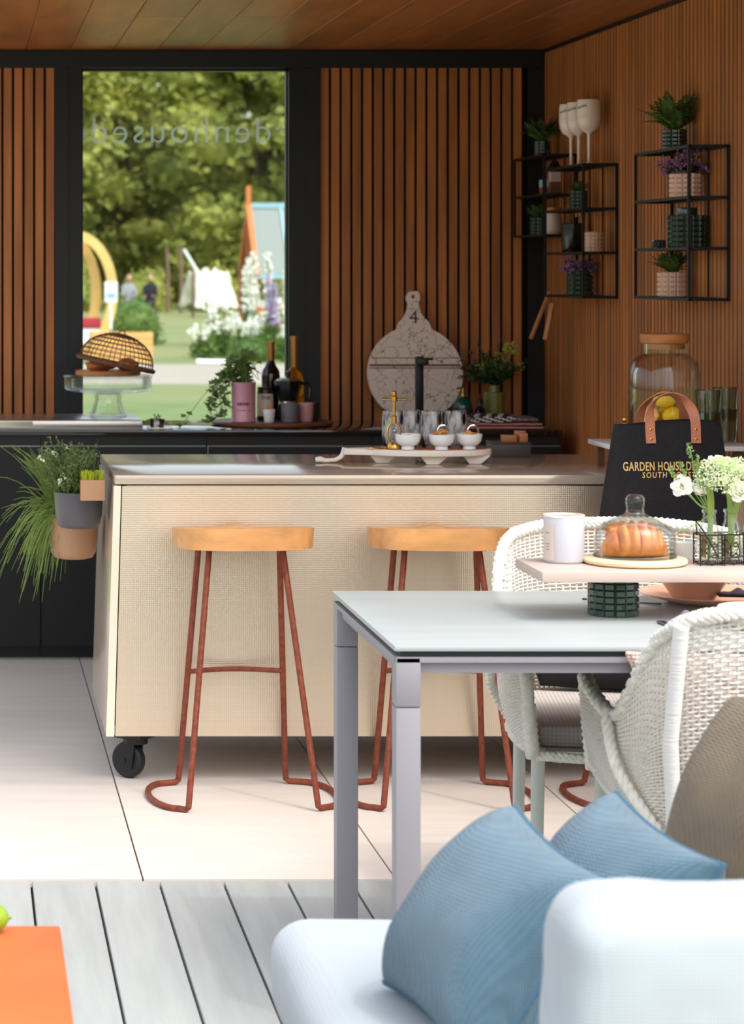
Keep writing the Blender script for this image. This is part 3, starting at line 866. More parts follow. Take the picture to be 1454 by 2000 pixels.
# ---------------------------------------------------------------- herb planters hooked on the end of the island
def pot_bowl(r, h, name, m, parent, loc_=(0, 0, 0)):
    prof = [(.0001, 0), (r * .50, .002), (r * .74, h * .05), (r * .86, h * .16), (r * .94, h * .4), (r, h), (r - .004, h), (r * .9 - .004, h * .4), (.0001, h * .4)]
    return MB().lathe(prof, 40).obj(name, m, parent, loc_, smooth=50)
p = at(158, 1033, 7.55); p.x = .392 - .068
t = thing('herb_planter', 'dark grey bowl planter of thyme hooked to the island end', 'planter', p)
pot_bowl(.072, .108, 'pot', 'pot_grey', t)
MB().lathe([(.0001, .096), (.067, .096)], 30).obj('soil', 'soil', t, smooth=0)
MB().box(.05, -.012, .085, .070, .012, .112).obj('hook', 'pot_grey', t, smooth=0)
b = MB(); fb = MB(); sprigs(b, (-.01, 0, .095), 200, .165, .8, .0095, 26, .055, fb=fb)
b.v = [(v[0] if v[0] < .05 else .066 - .016 * math.exp(-(v[0] - .05) * 8), v[1], v[2]) for v in b.v]; fb.v = [(min(v[0], .064), v[1], v[2]) for v in fb.v]; b.obj('foliage', 'leaf_herb', t, smooth=0)['kind'] = 'stuff'
MB().add(*[fb.v[:4 * 90], [f for f in fb.f if max(f) < 4 * 90]]).obj('blossom', 'flower_green', t, smooth=0)['kind'] = 'stuff'
p = at(150, 1092, 7.78); p.x = .392 - .074
t = thing('herb_planter', 'tan bowl planter with chives spilling over, below the grey one', 'planter', p)
pot_bowl(.077, .135, 'pot', 'pot_tan', t)
MB().lathe([(.0001, .12), (.072, .12)], 30).obj('soil', 'soil', t, smooth=0)
MB().box(.055, -.012, .11, .0745, .012, .137).obj('hook', 'pot_tan', t, smooth=0)
b = MB()
for k in range(230):
    a = R(PI * .6, PI * 1.28); d = Vector((math.cos(a), math.sin(a) * .45, 0)); p0 = Vector((R(-.06, .01), R(-.05, .05), .12))
    L = R(.12, .27); out = R(.25, .85); dr = R(.5, 1.6); up = R(.5, 1.0)
    b.tube([p0 + d * L * out * q + Vector((0, 0, L * (up * q - dr * q * q))) for q in (0, .2, .4, .6, .8, 1)], [.0017, .0017, .0016, .0014, .0011, .0006], 3)
for k in range(60):
    a = R(PI * .6, PI * 1.25); d = Vector((math.cos(a), math.sin(a) * .45, 0)); p0 = Vector((R(-.05, .02), R(-.05, .05), .12))
    L = R(.2, .34); out = R(.3, .6)
    b.tube([p0 + d * L * out * q + Vector((0, 0, L * (1.0 * q - .35 * q * q))) for q in (0, .25, .5, .75, 1)], [.0016, .0015, .0014, .001, .0006], 3)
b.obj('chives', 'leaf_chive', t, smooth=0)['kind'] = 'stuff'
p = at(178, 976, 7.44); p.x = .392 - .0345
t = thing('seed_box', 'small tan square box of cut grass clipped to the island end', 'planter', p)
b = MB(); b.box(-.034, -.03, 0, .0345, .03, .003)
for a in ((-.034, -.03, .0345, -.027), (-.034, .027, .0345, .03), (-.034, -.027, -.031, .027), (.031, -.027, .0345, .027)): b.box(a[0], a[1], .003, a[2], a[3], .058)
b.obj('box', 'pot_tan', t, smooth=0)
b = MB()
for k in range(150):
    x, y = R(-.03, .03), R(-.026, .026); b.tube([(x, y, .003), (x + R(-.004, .004), y + R(-.004, .004), R(.072, .086))], .0013, 3)
b.obj('grass_blades', 'leaf_lime', t, smooth=0)['kind'] = 'stuff'

# ---------------------------------------------------------------- serving board on the island and what stands on it
SB = IZ
sb = thing('serving_board', 'long whitewashed serving board on feet with a curled handle', 'board', (1.375, 7.78, SB))
# plan: oval board drawn out to a handle on the left
pl = []
for k in range(41):
    a = -PI * .86 + 2 * PI * .86 * k / 40
    pl.append((.188 * math.cos(a), .105 * math.sin(a)))
body = [(x, y) for x, y in pl] + [(-.252, .022), (-.257, .0), (-.252, -.022)]
MB().prism(body, .026, .0445).obj('board', 'whitewash', sb, bevel=.003)
for x, y in ((.15, -.035), (.15, .035), (.02, -.06), (.02, .06), (-.12, .0)):
    MB().add([(x - .035, y - .012, .0), (x + .0, y - .012, 0), (x + .03, y - .012, .0265), (x - .055, y - .012, .0265), (x - .035, y + .012, .0), (x + .0, y + .012, 0), (x + .03, y + .012, .0265), (x - .055, y + .012, .0265)],
             [(0, 1, 2, 3), (7, 6, 5, 4), (0, 4, 5, 1), (1, 5, 6, 2), (2, 6, 7, 3), (3, 7, 4, 0)]).obj('foot', 'whitewash', sb, bevel=.004)
MB().tube([(-.248, 0, .046), (-.252, 0, .030), (-.260, 0, .018), (-.276, 0, .010), (-.305, 0, .008), (-.322, 0, .012), (-.335, 0, .010)], [.008, .008, .007, .006, .0065, .009, .007], 10).obj('handle', 'whitewash', sb)
MB().prism([(x * .95, y * .90) for x, y in pl], .0447, .0462).obj('board_face', 'oak', sb, smooth=0)
BZ = SB + .0463
def bowl(label, px, Y, group='white snack bowls', snack=True):
    p = at(px, 870, Y); t = thing('snack_bowl', label, 'bowl', (p.x, Y, BZ), 0, group)
    prof = [(.0001, 0), (.019, 0), (.019, .008), (.0165, .010), (.027, .014), (.035, .024), (.0375, .036), (.0385, .0455), (.0365, .0455), (.035, .036), (.031, .024), (.022, .015), (.0001, .012)]
    MB().lathe(prof, 40).obj('bowl', 'white_china', t, smooth=50)
    return p
bp = [bowl('white footed bowl beside the brass corkscrew', 797, 7.70), bowl('white footed bowl of large crackers on the serving board', 863, 7.69), bowl('white footed bowl at the rounded end of the serving board', 917, 7.71)]
cr = MB().box(-.016, -.011, -.0018, .016, .011, .0018).mesh('cracker', 'cracker', 0, bevel=.0012, seg=1)
lbl = ['small cracker lying level in the bowl beside the corkscrew', 'cracker piled in the middle white bowl', 'cracker piled in the white bowl at the board end']
for q, (n, hz) in enumerate(((2, .036), (5, .040), (3, .038))):
    for k in range(n):
        o = link('cracker', cr, None, (bp[q].x + R(-.016, .016), [7.70, 7.69, 7.71][q] + R(-.014, .014), BZ + hz + .003 * k + R(0, .003)), (R(-.5, .5), R(-.5, .5), R(0, 3)))
        tag(o, lbl[q], 'cracker', 'crackers in the white bowls')
# brass lever corkscrew
p = at(770, 880, 7.72)
t = thing('corkscrew', 'brass standing corkscrew with a T handle', 'corkscrew', (p.x, 7.72, BZ))
MB().lathe([(.0001, 0), (.020, 0), (.021, .004), (.018, .014), (.014, .020), (.0001, .020)], 20).obj('base', 'brass', t)
for s in (-1, 1):
    MB().tube([(s * .014, 0, .012), (s * .019, 0, .04), (s * .018, 0, .062), (s * .010, 0, .076), (0, 0, .080)], .0032, 8).obj('cage', 'brass', t)
MB().lathe([(.0001, .078), (.0085, .078), (.0085, .097), (.005, .099), (.005, .140), (.010, .142), (.010, .154), (.005, .157), (.008, .160), (.008, .170), (.0001, .173)], 16).obj('shaft', 'brass', t)
MB().tube([(-.036, 0, .147), (-.030, 0, .147), (0, 0, .147), (.030, 0, .147), (.036, 0, .147)], [.0050, .0036, .0036, .0036, .0050], 10).obj('handle', 'brass', t)
hx = [(.0042 * math.cos(k * .9), .0042 * math.sin(k * .9), .024 + k * .0016) for k in range(36)]
MB().tube(hx, .0014, 5).obj('worm', 'steel', t)
p = at(738, 876, 7.74)
t = thing('bottle_opener', 'flat gold bottle opener lying on the serving board', 'bottle opener', (p.x, 7.74, BZ), .3)
MB().box(-.030, -.006, 0, .016, .006, .003).obj('handle', 'brass', t, bevel=.001)
MB().tube([(.026 + .012 * math.cos(k * PI / 8), .012 * math.sin(k * PI / 8), .003) for k in range(16)], .003, 6, closed=True).obj('ring', 'brass', t)
# etched tumblers
gm = MB().lathe([(.0001, .0), (.026, 0), (.028, .003), (.033, .035), (.0335, .07), (.031, .108), (.0297, .1085), (.0322, .07), (.0315, .035), (.027, .010), (.0001, .009)], 36).mesh('glass_body', 'glass_hammered', 50)
for px, Y, l in ((768, 7.80, 'hammered glass tumbler right behind the brass corkscrew'), (800, 7.83, 'hammered glass tumbler behind the bowl nearest the corkscrew'),
                 (843, 7.80, 'hammered glass tumbler behind the middle white bowl'), (890, 7.80, 'hammered glass tumbler behind the two right hand bowls')):
    p = at(px, 880, Y); t = thing('tumbler', l, 'glass', (p.x, Y, BZ), 0, 'hammered tumblers'); link('glass_body', gm, t)
    MB().lathe([(.0305, .1075), (.0312, .1092), (.0300, .1095), (.0294, .1080)], 36, closed=True).obj('rim', 'glass', t)
rm = MB().tube([(0.0165 * math.cos(a), 0, .034 + .0175 * math.sin(a)) for a in [PI * 1.35 - k * 1.7 * PI / 20 for k in range(21)]], .0032, 8).mesh('loop', 'bright_steel')
ft = MB().tube([(0.0165 * math.cos(PI * 1.35), 0, .034 + .0175 * math.sin(PI * 1.35)), (-.004, 0, .0), (.004, 0, .0), (0.0165 * math.cos(-PI * .35), 0, .034 + .0175 * math.sin(-PI * .35))], .003, 8).mesh('foot', 'bright_steel')
for px, l in ((866, 'shiny steel ring handle standing behind the middle bowl'), (925, 'shiny steel ring handle standing behind the end bowl')):
    p = at(px, 860, 7.755); t = thing('ring_handle', l, 'utensil', (p.x, 7.762, BZ + .012), 0, 'steel ring handles')
    t.location.z = BZ + .003; t.scale = (1, 1, 1.25)
    link('loop', rm, t); link('foot', ft, t)

# low dark box and wooden blocks on the far edge of the island
p0, p1 = at(957, 862, 8.06), at(1032, 862, 8.06)
bx = thing('storage_box', 'low dark brown box at the far edge of the island', 'box', ((p0.x + p1.x) / 2, 8.07, IZ))
hw = (p1.x - p0.x) / 2; zt = p0.z - IZ
MB().box(-hw, -.05, 0, hw, .05, zt - .006).obj('body', 'box_grey', bx, bevel=.002)
MB().box(-hw - .001, -.051, zt - .0055, hw + .001, .051, zt).obj('lid', 'box_grey', bx, bevel=.001)
for px, w, h, y, l in ((994, 14, 13, 8.055, 'long pale wooden block on the dark box'), (1016, 10, 20, 8.085, 'square wooden block standing at the back of the dark box'), (1022, 8, 17, 8.045, 'square wooden block at the front corner of the dark box')):
    p = at(px, 850, y); k = y / FPX
    tag(MB().box(-w * k, -.014 if w > 12 else -.012, 0, w * k, .014 if w > 12 else .012, h * k).obj('wooden_block', 'oak', None, (p.x, y, IZ + zt), bevel=.001), l, 'block', 'wooden blocks on the dark box')

# ---------------------------------------------------------------- drinks dispenser on its riser
rz_ = .945
rs = thing('drinks_riser', 'white riser shelf under the drinks dispenser', 'stand', (2.03, 7.54, IZ))
MB().box(-.20, -.18, rz_ - IZ - .014, .197, .15, rz_ - IZ).obj('shelf', 'white_china', rs, bevel=.002)
for x in (-.18, .15):
    for y in (-.14, .11): MB().box(x, y, 0, x + .02, y + .02, rz_ - IZ - .014).obj('foot', 'dark_oak', rs, smooth=0)
ds = thing('drinks_dispenser', 'big glass drinks jar with a wooden lid and brass tap', 'jar', (2.005, 7.50, rz_))
MB().lathe([(.0001, 0), (.088, 0), (.097, .008), (.101, .03), (.102, .15), (.100, .20), (.092, .235), (.072, .252), (.062, .257), (.062, .285), (.059, .285), (.059, .256), (.069, .248), (.088, .232), (.097, .20), (.099, .15), (.098, .03), (.094, .012), (.0001, .007)], 56).obj('jar', 'glass', ds, smooth=50)
MB().lathe([(.0001, .270), (.0575, .270), (.0575, .286), (.0655, .288), (.069, .300), (.0685, .312), (.0655, .3145), (.0001, .3150)], 44).obj('lid', 'oak', ds)
tp = MB(); tp.tube([(-.098, -.01, .03), (-.125, -.015, .03)], .008, 10); tp.tube([(-.123, -.015, .032), (-.132, -.017, .028), (-.134, -.017, .004)], .0065, 10); tp.tube([(-.118, -.014, .03), (-.118, -.014, .058)], .005, 8); tp.box(-.124, -.018, .058, -.112, -.010, .072)
tp.obj('tap', 'brass', ds, bevel=.001)
lm_me = MB(); lm_me.lathe([(.0001, -.043), (.006, -.042), (.009, -.037), (.022, -.026), (.0295, -.008), (.0295, .008), (.022, .026), (.008, .037), (.0001, .040)], 20)
lm_me = lm_me.mesh('lemon', 'lemon', 60)
spots_ = [(.058, 2 * PI * k / 5 + .5, .0335) for k in range(5)] + [(.058, 2 * PI * (k + .5) / 5 + .5, .0815) for k in range(5)] + [(.040, 4.5, .127)]
for k, (rr_, th_, z) in enumerate(spots_):
    lg = ['lemon low down in the glass drinks jar', 'lemon in the heap inside the glass drinks jar'][k > 4]
    tag(link('lemon', lm_me, None, (2.005 + rr_ * math.cos(th_), 7.50 + rr_ * math.sin(th_), rz_ + z), (PI / 2, 0, th_), (.85, .85, .85)), lg, 'lemon', 'lemons in the drinks jar' + (' upper' if k > 4 else ''))
sm = MB().lathe([(.0001, 0), (.030, 0), (.031, .003), (.031, .030), (.0335, .034), (.036, .094), (.0335, .094), (.031, .036), (.028, .006), (.0001, .006)], 36).mesh('glass_body', 'glass_smoke', 50)
for px, Y, n, l in ((1384, 7.40, 2, 'left'), (1417, 7.55, 2, 'right')):
    p = at(px, 860, Y); 
    for k in range(n):
        lb_ = {('left', 0): 'smoky green glass, bottom one of the stack touching the jar', ('left', 1): 'smoky green glass, top one of the stack touching the jar',
               ('right', 0): 'smoky green glass, bottom one of the stack by the batten wall', ('right', 1): 'smoky green glass, top one of the stack by the batten wall'}[(l, k)]
        t = thing('stacking_glass', lb_, 'glass', (p.x, Y, rz_ + k * .062), 0, 'smoky stacking glasses'); link('glass_body', sm, t)
        MB().lathe([(.0352, .0935), (.0365, .0952), (.0345, .0954), (.0335, .0938)], 36, closed=True).obj('rim', 'glass_smoke', t)

# ---------------------------------------------------------------- black canvas bag on the third stool
bag = thing('canvas_bag', 'black canvas bag with tan leather handles and gold lettering', 'bag', (1.905, 7.10, .7440), .10)
h = .285
def bagpt(u, v, side):
    # u -1..1 across, v 0..1 up; the bag narrows towards the open top
    w = .172 - .034 * v; d = .070 - .030 * v
    return Vector((u * w, side * d * (1 - .12 * abs(u) ** 3) + .004 * math.sin(5 * u + 3 * v) * v, h * v + .006 * v * math.sin(2.3 * u + .5)))
vs = []; fs = []; NU, NV = 16, 12
ring = [(-1 + 2 * i / NU, -1) for i in range(NU + 1)] + [(1 - 2 * i / NU, 1) for i in range(NU + 1)]
for j in range(NV + 1):
    for u, s in ring: vs.append(bagpt(u, j / NV, s))
M_ = len(ring)
for j in range(NV):
    for i in range(M_): fs.append((j * M_ + i, j * M_ + (i + 1) % M_, (j + 1) * M_ + (i + 1) % M_, (j + 1) * M_ + i))
fs.append(tuple(range(M_ - 1, -1, -1)))
o = MB().add(vs, fs).obj('body', 'canvas_black', bag, smooth=60)
sol = o.modifiers.new('thickness', 'SOLIDIFY'); sol.thickness = .003; sol.offset = -1
MB().box(-.166, -.062, .001, .166, .062, .006).obj('base_panel', 'canvas_black', bag, smooth=0)
def strap(side):
    b = MB(); pts = []
    path = [(-.062, .80), (-.062, 1.0), (-.052, 1.14), (-.026, 1.235), (.006, 1.26), (.036, 1.22), (.056, 1.12), (.062, 1.0), (.062, .80)]
    P = spline([(x, 0, z) for x, z in path], 40)
    vs = []; fs = []
    for i, p in enumerate(P):
        v = min(p.z, 1); base = bagpt(p.x / .16, v, side)
        lift = max(0, p.z - 1)
        c = Vector((p.x, base.y + side * .0025 - side * lift * .10, p.z * h + .003))
        T = (P[min(i + 1, 40)] - P[max(i - 1, 0)]); T = Vector((T.x, 0, T.z * h)).normalized(); Nn = Vector((T.z, 0, -T.x))
        tw = min(1, lift * 4.2)
        wd = Nn * (1 - .72 * tw) + Vector((0, 1, 0)) * tw * .85; wd.normalize()
        th = T.cross(wd)
        for a, c2 in ((-1, -1), (1, -1), (1, 1), (-1, 1)): vs.append(c + wd * a * .0135 + th * c2 * .0013)
    for i in range(40):
        for k in range(4): fs.append((i * 4 + k, i * 4 + (k + 1) % 4, i * 4 + 4 + (k + 1) % 4, i * 4 + 4 + k))
    fs += [(3, 2, 1, 0), (160, 161, 162, 163)]
    b.add(vs, fs); return b.obj('handle', 'leather', bag, smooth=40)
for s in (-1, 1):
    hd = strap(s)
    for x in (-.062, .062):
        for v in (.835, .925):
            c = bagpt(x / .16, v, s); MB().ellipsoid((x, c.y + s * .0045, v * h + .004), .0042, .002, .0042, 10, 6).obj('rivet', 'brass', hd)
def bagtext(z0, sk, wd):
    def fn(x, y, z):
        x = x * BW[wd] - .016
        v = (z0 + y) / h; c = bagpt(x / .16, v, -1); return (x, c.y - .0012 - z, z0 + y + sk * x * x)
    return fn
BW = {}
for wd_, args_ in ((.25, ('GARDEN HOUSE DESIGN', .033, .0004, 1.1, 0, .0005)), (.150, ('SOUTH COAST', .0215, .0004, 1.3, .12, .0003))):
    xs_ = [v[0] for v in text(*args_)[0]]; BW[wd_] = wd_ / (max(xs_) - min(xs_))
text_obj('lettering', 'GARDEN HOUSE DESIGN', .033, bagtext(.168, 0, .25), 'gold_print', bag, spacing=1.1, bold=.0005)
text_obj('lettering', 'SOUTH COAST', .0215, bagtext(.145, 0, .150), 'gold_print', bag, spacing=1.3, shear=.12, bold=.0003)

# ---------------------------------------------------------------- things on the black worktop
hob = thing('gas_hob', 'low brushed steel hob plate set on the black worktop', 'hob', (.18, 9.86, CZ))
MB().box(-.50, -.21, 0, at(279, 838, 9.65).x - .18, .24, .034).obj('plate', 'steel', hob, bevel=.003)
MB().box(-.48, -.2125, .012, at(64, 830, 9.65).x - .18, -.2103, .030).obj('control_panel', 'bright_steel', hob, smooth=0)
tag(MB().box(-.045, -.05, 0, .045, .06, .006).obj('steel_tray', 'steel', None, (at(313, 840, 9.70).x, 9.71, CZ), bevel=.001), 'small flat steel tray at the end of the hob', 'tray')
p = at(306, 838, 9.70)
t = thing('steel_pot', 'tiny steel pot with a sprig on the steel tray', 'pot', (p.x + .002, 9.70, CZ + .006))
MB().lathe([(.0001, 0), (.024, 0), (.027, .003), (.029, .030), (.0305, .032), (.0275, .032), (.025, .006), (.0001, .005)], 28).obj('pot', 'bright_steel', t)
b = MB(); sprigs(b, (0, 0, .008), 6, .045, 1, .014, 5, .012); b.obj('sprig', 'leaf_ivy', t, smooth=0)
# glass cake stand with board, bread and willow dome
cs = at(211, 815, 9.90); csz = CZ + .034
t = thing('cake_stand', 'clear glass cake stand on the steel hob', 'cake stand', (cs.x, 9.90, csz))
MB().lathe([(.0001, .004), (.072, 0), (.074, .004), (.060, .030), (.050, .062), (.052, .080), (.075, .088), (.135, .094), (.160, .100), (.166, .110), (.166, .146), (.161, .1465), (.160, .112), (.150, .105), (.06, .094), (.044, .085), (.042, .062), (.052, .030), (.062, .010), (.0001, .010)], 56).obj('stand', 'glass', t, smooth=50)
MB().lathe([(.1605, .1445), (.1668, .1460), (.1660, .1490), (.1610, .1485)], 56, closed=True).obj('rim', 'glass', t)
z = csz + .1495
tag(MB().lathe([(.0001, 0), (.168, 0), (.170, .003), (.170, .006), (.168, .008), (.0001, .008)], 48).obj('stand_disc', 'glass', None, (cs.x, 9.90, z - .0005)), 'clear glass disc lying on the cake stand rim', 'disc')
z += .0076
tag(MB().lathe([(.0001, 0), (.122, 0), (.124, .002), (.124, .016), (.121, .019), (.0001, .019)], 44).obj('bread_board', 'oak', None, (cs.x, 9.90, z)), 'round wooden board on top of the glass cake stand', 'board')
z += .0192
for px, w, a, l in ((196, .055, .2, 'long brown bread roll under the raised side of the willow dome'), (250, .042, -.5, 'small brown bread roll under the middle of the willow dome')):
    p = at(px, 720, 9.84); b = MB(); b.ellipsoid((0, 0, .022), w, .035, .024, 24, 12, .25, px)
    r = thing('bread_roll', l, 'bread', (p.x, 9.845 if w > .05 else 9.87, z - .001), a, 'bread rolls on the cake stand'); b.obj('crust', 'bread', r)
    MB().tube([(-w * .6, 0, .043), (0, .004, .0475), (w * .6, 0, .043)], [.001, .003, .001], 6).obj('score', 'bread', r)
dm = thing('willow_dome', 'woven willow food dome tilted over the bread', 'food cover', (cs.x + .028, 9.89, z + .020))
dm.rotation_euler = (0, math.radians(12), 0)
RD, HD = .142, .118
def dpt(a, e): return Vector((RD * math.cos(e) * math.cos(a), RD * math.cos(e) * math.sin(a), HD * math.sin(e) ** .85 if e > 0 else 0))
b = MB()
for k in range(22): b.tube([dpt(2 * PI * k / 22, PI / 2 * q / 8) for q in range(9)], .0017, 5)
b.obj('ribs', 'willow', dm)
b = MB()
for e in (.17, .32, .48, .66, .86): b.tube([dpt(2 * PI * k / 48, e) for k in range(48)], .0016, 5, closed=True)
b.obj('hoops', 'willow', dm)
b = MB(); pts = [Vector((RD * 1.02 * math.cos(2 * PI * k / 120), RD * 1.02 * math.sin(2 * PI * k / 120), .004)) for k in range(121)]
braid(b, pts, .0085, 4, .035); b.obj('rim', 'willow', dm)
b = MB(); 
for e in (1.12, 1.22, 1.32, 1.42): b.tube([dpt(2 * PI * k / 32, e) for k in range(32)], .0036, 5, closed=True)
b.obj('crown', 'willow', dm)
MB().tube([(.012 * math.cos(PI * k / 8), 0, HD + .018 * math.sin(PI * k / 8) - .003) for k in range(9)], .0024, 6).obj('handle', 'willow', dm)

# round wooden tray with tins, bottles and cups
tx = at(532, 830, 9.93).x
tr = thing('round_tray', 'large round dark wooden tray on the black worktop', 'tray', (tx, 9.93, CZ))
MB().lathe([(.0001, 0), (.215, 0), (.228, .004), (.230, .012), (.224, .017), (.0001, .017)], 56).obj('tray', 'dark_oak', tr)
MB().tube([(.229 * math.cos(a), .229 * math.sin(a), .011) for a in [k * 2 * PI / 56 for k in range(56)]], .004, 6, closed=True).obj('lip', 'dark_oak', tr)
TR = CZ + .0172
def put(px, Y): return (at(px, 800, Y).x, Y, TR)
FRONT = -PI / 2
# ivy in a pink coffee tin
t = thing('ivy_plant', 'trailing ivy in a pink coffee tin on the tray', 'plant', put(476, 9.86))
MB().lathe([(.0001, 0), (.045, 0), (.0465, .002), (.0455, .004), (.0455, .143), (.0468, .145), (.0468, .149), (.0440, .149), (.0430, .01), (.0001, .01)], 44).obj('tin', 'pink_tin', t)
text_obj('lettering', 'GRIND', .0155, wrap(.0456, .068, FRONT - .14), 'print_dark', t, bold=.0005, spacing=1.05)
b = MB(); b.add([wrap(.0456, .044, FRONT - .10)(x_, y_, z_) for z_ in (0, .0003) for x_, y_ in ((-.024, -.001), (-.012, -.001), (0, -.001), (.012, -.001), (.024, -.001), (.024, .001), (.012, .001), (0, .001), (-.012, .001), (-.024, .001))], [tuple(range(10)), tuple(range(19, 9, -1))]).obj('small_print', 'print_dark', t, smooth=0)
MB().lathe([(.0001, .12), (.042, .125)], 24).obj('soil', 'soil', t, smooth=0)
lf = MB(); lf.add([(0, 0, 0), (.5, .05, .05), (.95, .45, 0), (.45, .55, .06), (.0, 1.15, .0), (-.45, .55, .06), (-.95, .45, 0), (-.5, .05, .05)], [(0, 1, 3), (1, 2, 3), (0, 3, 4), (0, 4, 5), (0, 5, 7), (7, 5, 6)])
lf.v = [(x * .0215, y * .026, z * .0215) for x, y, z in lf.v]; leafme = lf.mesh('leaf', 'leaf_ivy', 0)
vines = MB(); spots = []
def vine(pts, n):
    P = spline(pts, 24); vines.tube(P, .0011, 4)
    for k in range(n):
        spots.append((P[int(R(2, 24))] + rdir() * .008, R(.7, 1.25)))
for k in range(26):
    a = R(0, 2 * PI); o = R(.03, .095)
    vine([(R(-.02, .02), R(-.02, .02), .12), (.4 * o * math.cos(a), .4 * o * math.sin(a), R(.19, .25)), (o * math.cos(a), .7 * o * math.sin(a), R(.15, .27))], 5)
for k in range(11):
    o = R(.055, .14); y = R(-.05, .02)
    vine([(-.02, 0, .14), (-o * .6, y * .5, R(.16, .20)), (-o, y, R(.10, .14)), (-o * R(.7, 1.1), y - .01, R(.0, .06))], 12)
vine([(-.03, 0, .14), (-.10, -.03, .15), (-.16, -.05, .095), (-.21, -.09, .035), (-.245, -.11, -.006)], 9)
vine([(-.06, 0, .04), (-.12, -.05, .012), (-.18, -.07, .0), (-.23, -.09, -.008)], 12)
vines.obj('vine', 'stem', t)
for pnt, s in spots:
    d = rdir(); o = link('leaf', leafme, t, (pnt.x, pnt.y, max(pnt.z, -.012) ), (R(-1.0, .6) + .6, R(-.6, .6), R(-1.6, 1.6)), (s, s, s))
# bottles
t = thing('wine_bottle', 'dark wine bottle with a copper capsule behind the ivy tin', 'bottle', put(529, 10.04))
MB().lathe([(.0001, 0), (.034, 0), (.0355, .004), (.0355, .165), (.033, .185), (.020, .206), (.0145, .222), (.0138, .288), (.0155, .290), (.0155, .296), (.0001, .296)], 36).obj('bottle', 'bottle_dark', t)
MB().lathe([(.0153, .226), (.0148, .288), (.0165, .2885), (.0165, .2975), (.0001, .2980)], 28).obj('capsule', 'gold_cap', t)
t = thing('whisky_bottle', 'amber whisky bottle with a long copper neck', 'bottle', put(575, 10.06))
MB().lathe([(.0001, 0), (.036, 0), (.0375, .004), (.0375, .135), (.036, .16), (.027, .180), (.016, .192), (.0135, .20), (.0132, .29), (.0001, .29)], 36).obj('bottle', 'whisky', t)
MB().lathe([(.0142, .192), (.0142, .300), (.0160, .301), (.0160, .318), (.0001, .3185)], 28).obj('capsule', 'gold_cap', t)
t = thing('stout_jar', 'small brown jar with a cream paper label on the tray', 'jar', put(518, 9.93))
MB().lathe([(.0001, 0), (.029, 0), (.031, .003), (.031, .110), (.0285, .118), (.029, .120), (.029, .128), (.0001, .129)], 36).obj('jar', 'brown_jar', t)
MB().lathe([(.0311, .018), (.0315, .018), (.0315, .103), (.0311, .103)], 36, closed=True).obj('paper_label', 'cream_paper', t)
text_obj('lettering', 'TCH', .0165, wrap(.0316, .088, FRONT + .0), 'print_dark', t, bold=.0006)
t = thing('coffee_pot', 'black faceted stovetop coffee pot with a silver band', 'coffee pot', put(563, 9.93))
MB().lathe([(.0001, 0), (.043, 0), (.046, .004), (.038, .062), (.0001, .062)], 8).obj('base', 'black_gloss', t, smooth=0)
MB().lathe([(.0001, .0622), (.036, .0622), (.036, .074), (.0001, .0742)], 32).obj('band', 'bright_steel', t)
MB().lathe([(.0001, .0744), (.036, .0744), (.055, .148), (.055, .151), (.0001, .152)], 8).obj('upper_chamber', 'black_gloss', t, smooth=0)
MB().lathe([(.0001, .1522), (.050, .1522), (.038, .160), (.012, .168), (.0001, .1685)], 8).obj('lid', 'steel', t, smooth=0)
MB().lathe([(.0001, .168), (.008, .168), (.011, .178), (.009, .188), (.0001, .190)], 12, -.0).obj('knob', 'black_gloss', t)
MB().tube([(.052, 0, .140), (.075, 0, .142), (.084, 0, .120), (.080, 0, .07)], [.006, .007, .007, .006], 8).obj('handle', 'black_gloss', t)
def cupthing(name, l, px, Y, r0, r1, h_, m, rib=True):
    t = thing(name, l, 'cup', put(px, Y), 0, 'cups on the round tray')
    MB().lathe(cup(r0, r1, h_), 32).obj('body', m, t, smooth=50)
    if rib:
        b = MB()
        for zz in (.26, .32): b.lathe([(r0 + (r1 - r0) * zz, h_ * zz - .0012), (r0 + (r1 - r0) * zz + .0008, h_ * zz), (r0 + (r1 - r0) * zz, h_ * zz + .0012)], 32, closed=True)
        b.obj('rib', m, t)
    return t
c = cupthing('egg_cup', 'small white cup holding two biscuits', 526, 9.80, .0185, .0235, .049, 'white_china', False)
bi = MB().lathe([(.0001, 0), (.015, 0), (.0165, .002), (.015, .005), (.0001, .0055)], 18).mesh('biscuit', 'cracker')
for k in range(2):
    q = put(526 + 4 * k - 2, 9.80); tag(link('biscuit', bi, None, (q[0], q[1] - .004 + .008 * k, TR + .036 + .006 * k), (1.1, .3 - .9 * k, k * .7)), 'golden biscuit standing in the small white cup', 'biscuit', 'biscuits in the white cup')
cupthing('cup', 'grey ribbed cup on the round tray', 567, 9.82, .030, .0345, .070, 'grey_cup')
cupthing('cup', 'pink ribbed cup on the round tray', 598, 9.86, .025, .029, .070, 'pink_cup')
cupthing('cup', 'dark slate cup hidden behind the pink one', 611, 9.93, .0225, .0255, .071, 'dark_cup')

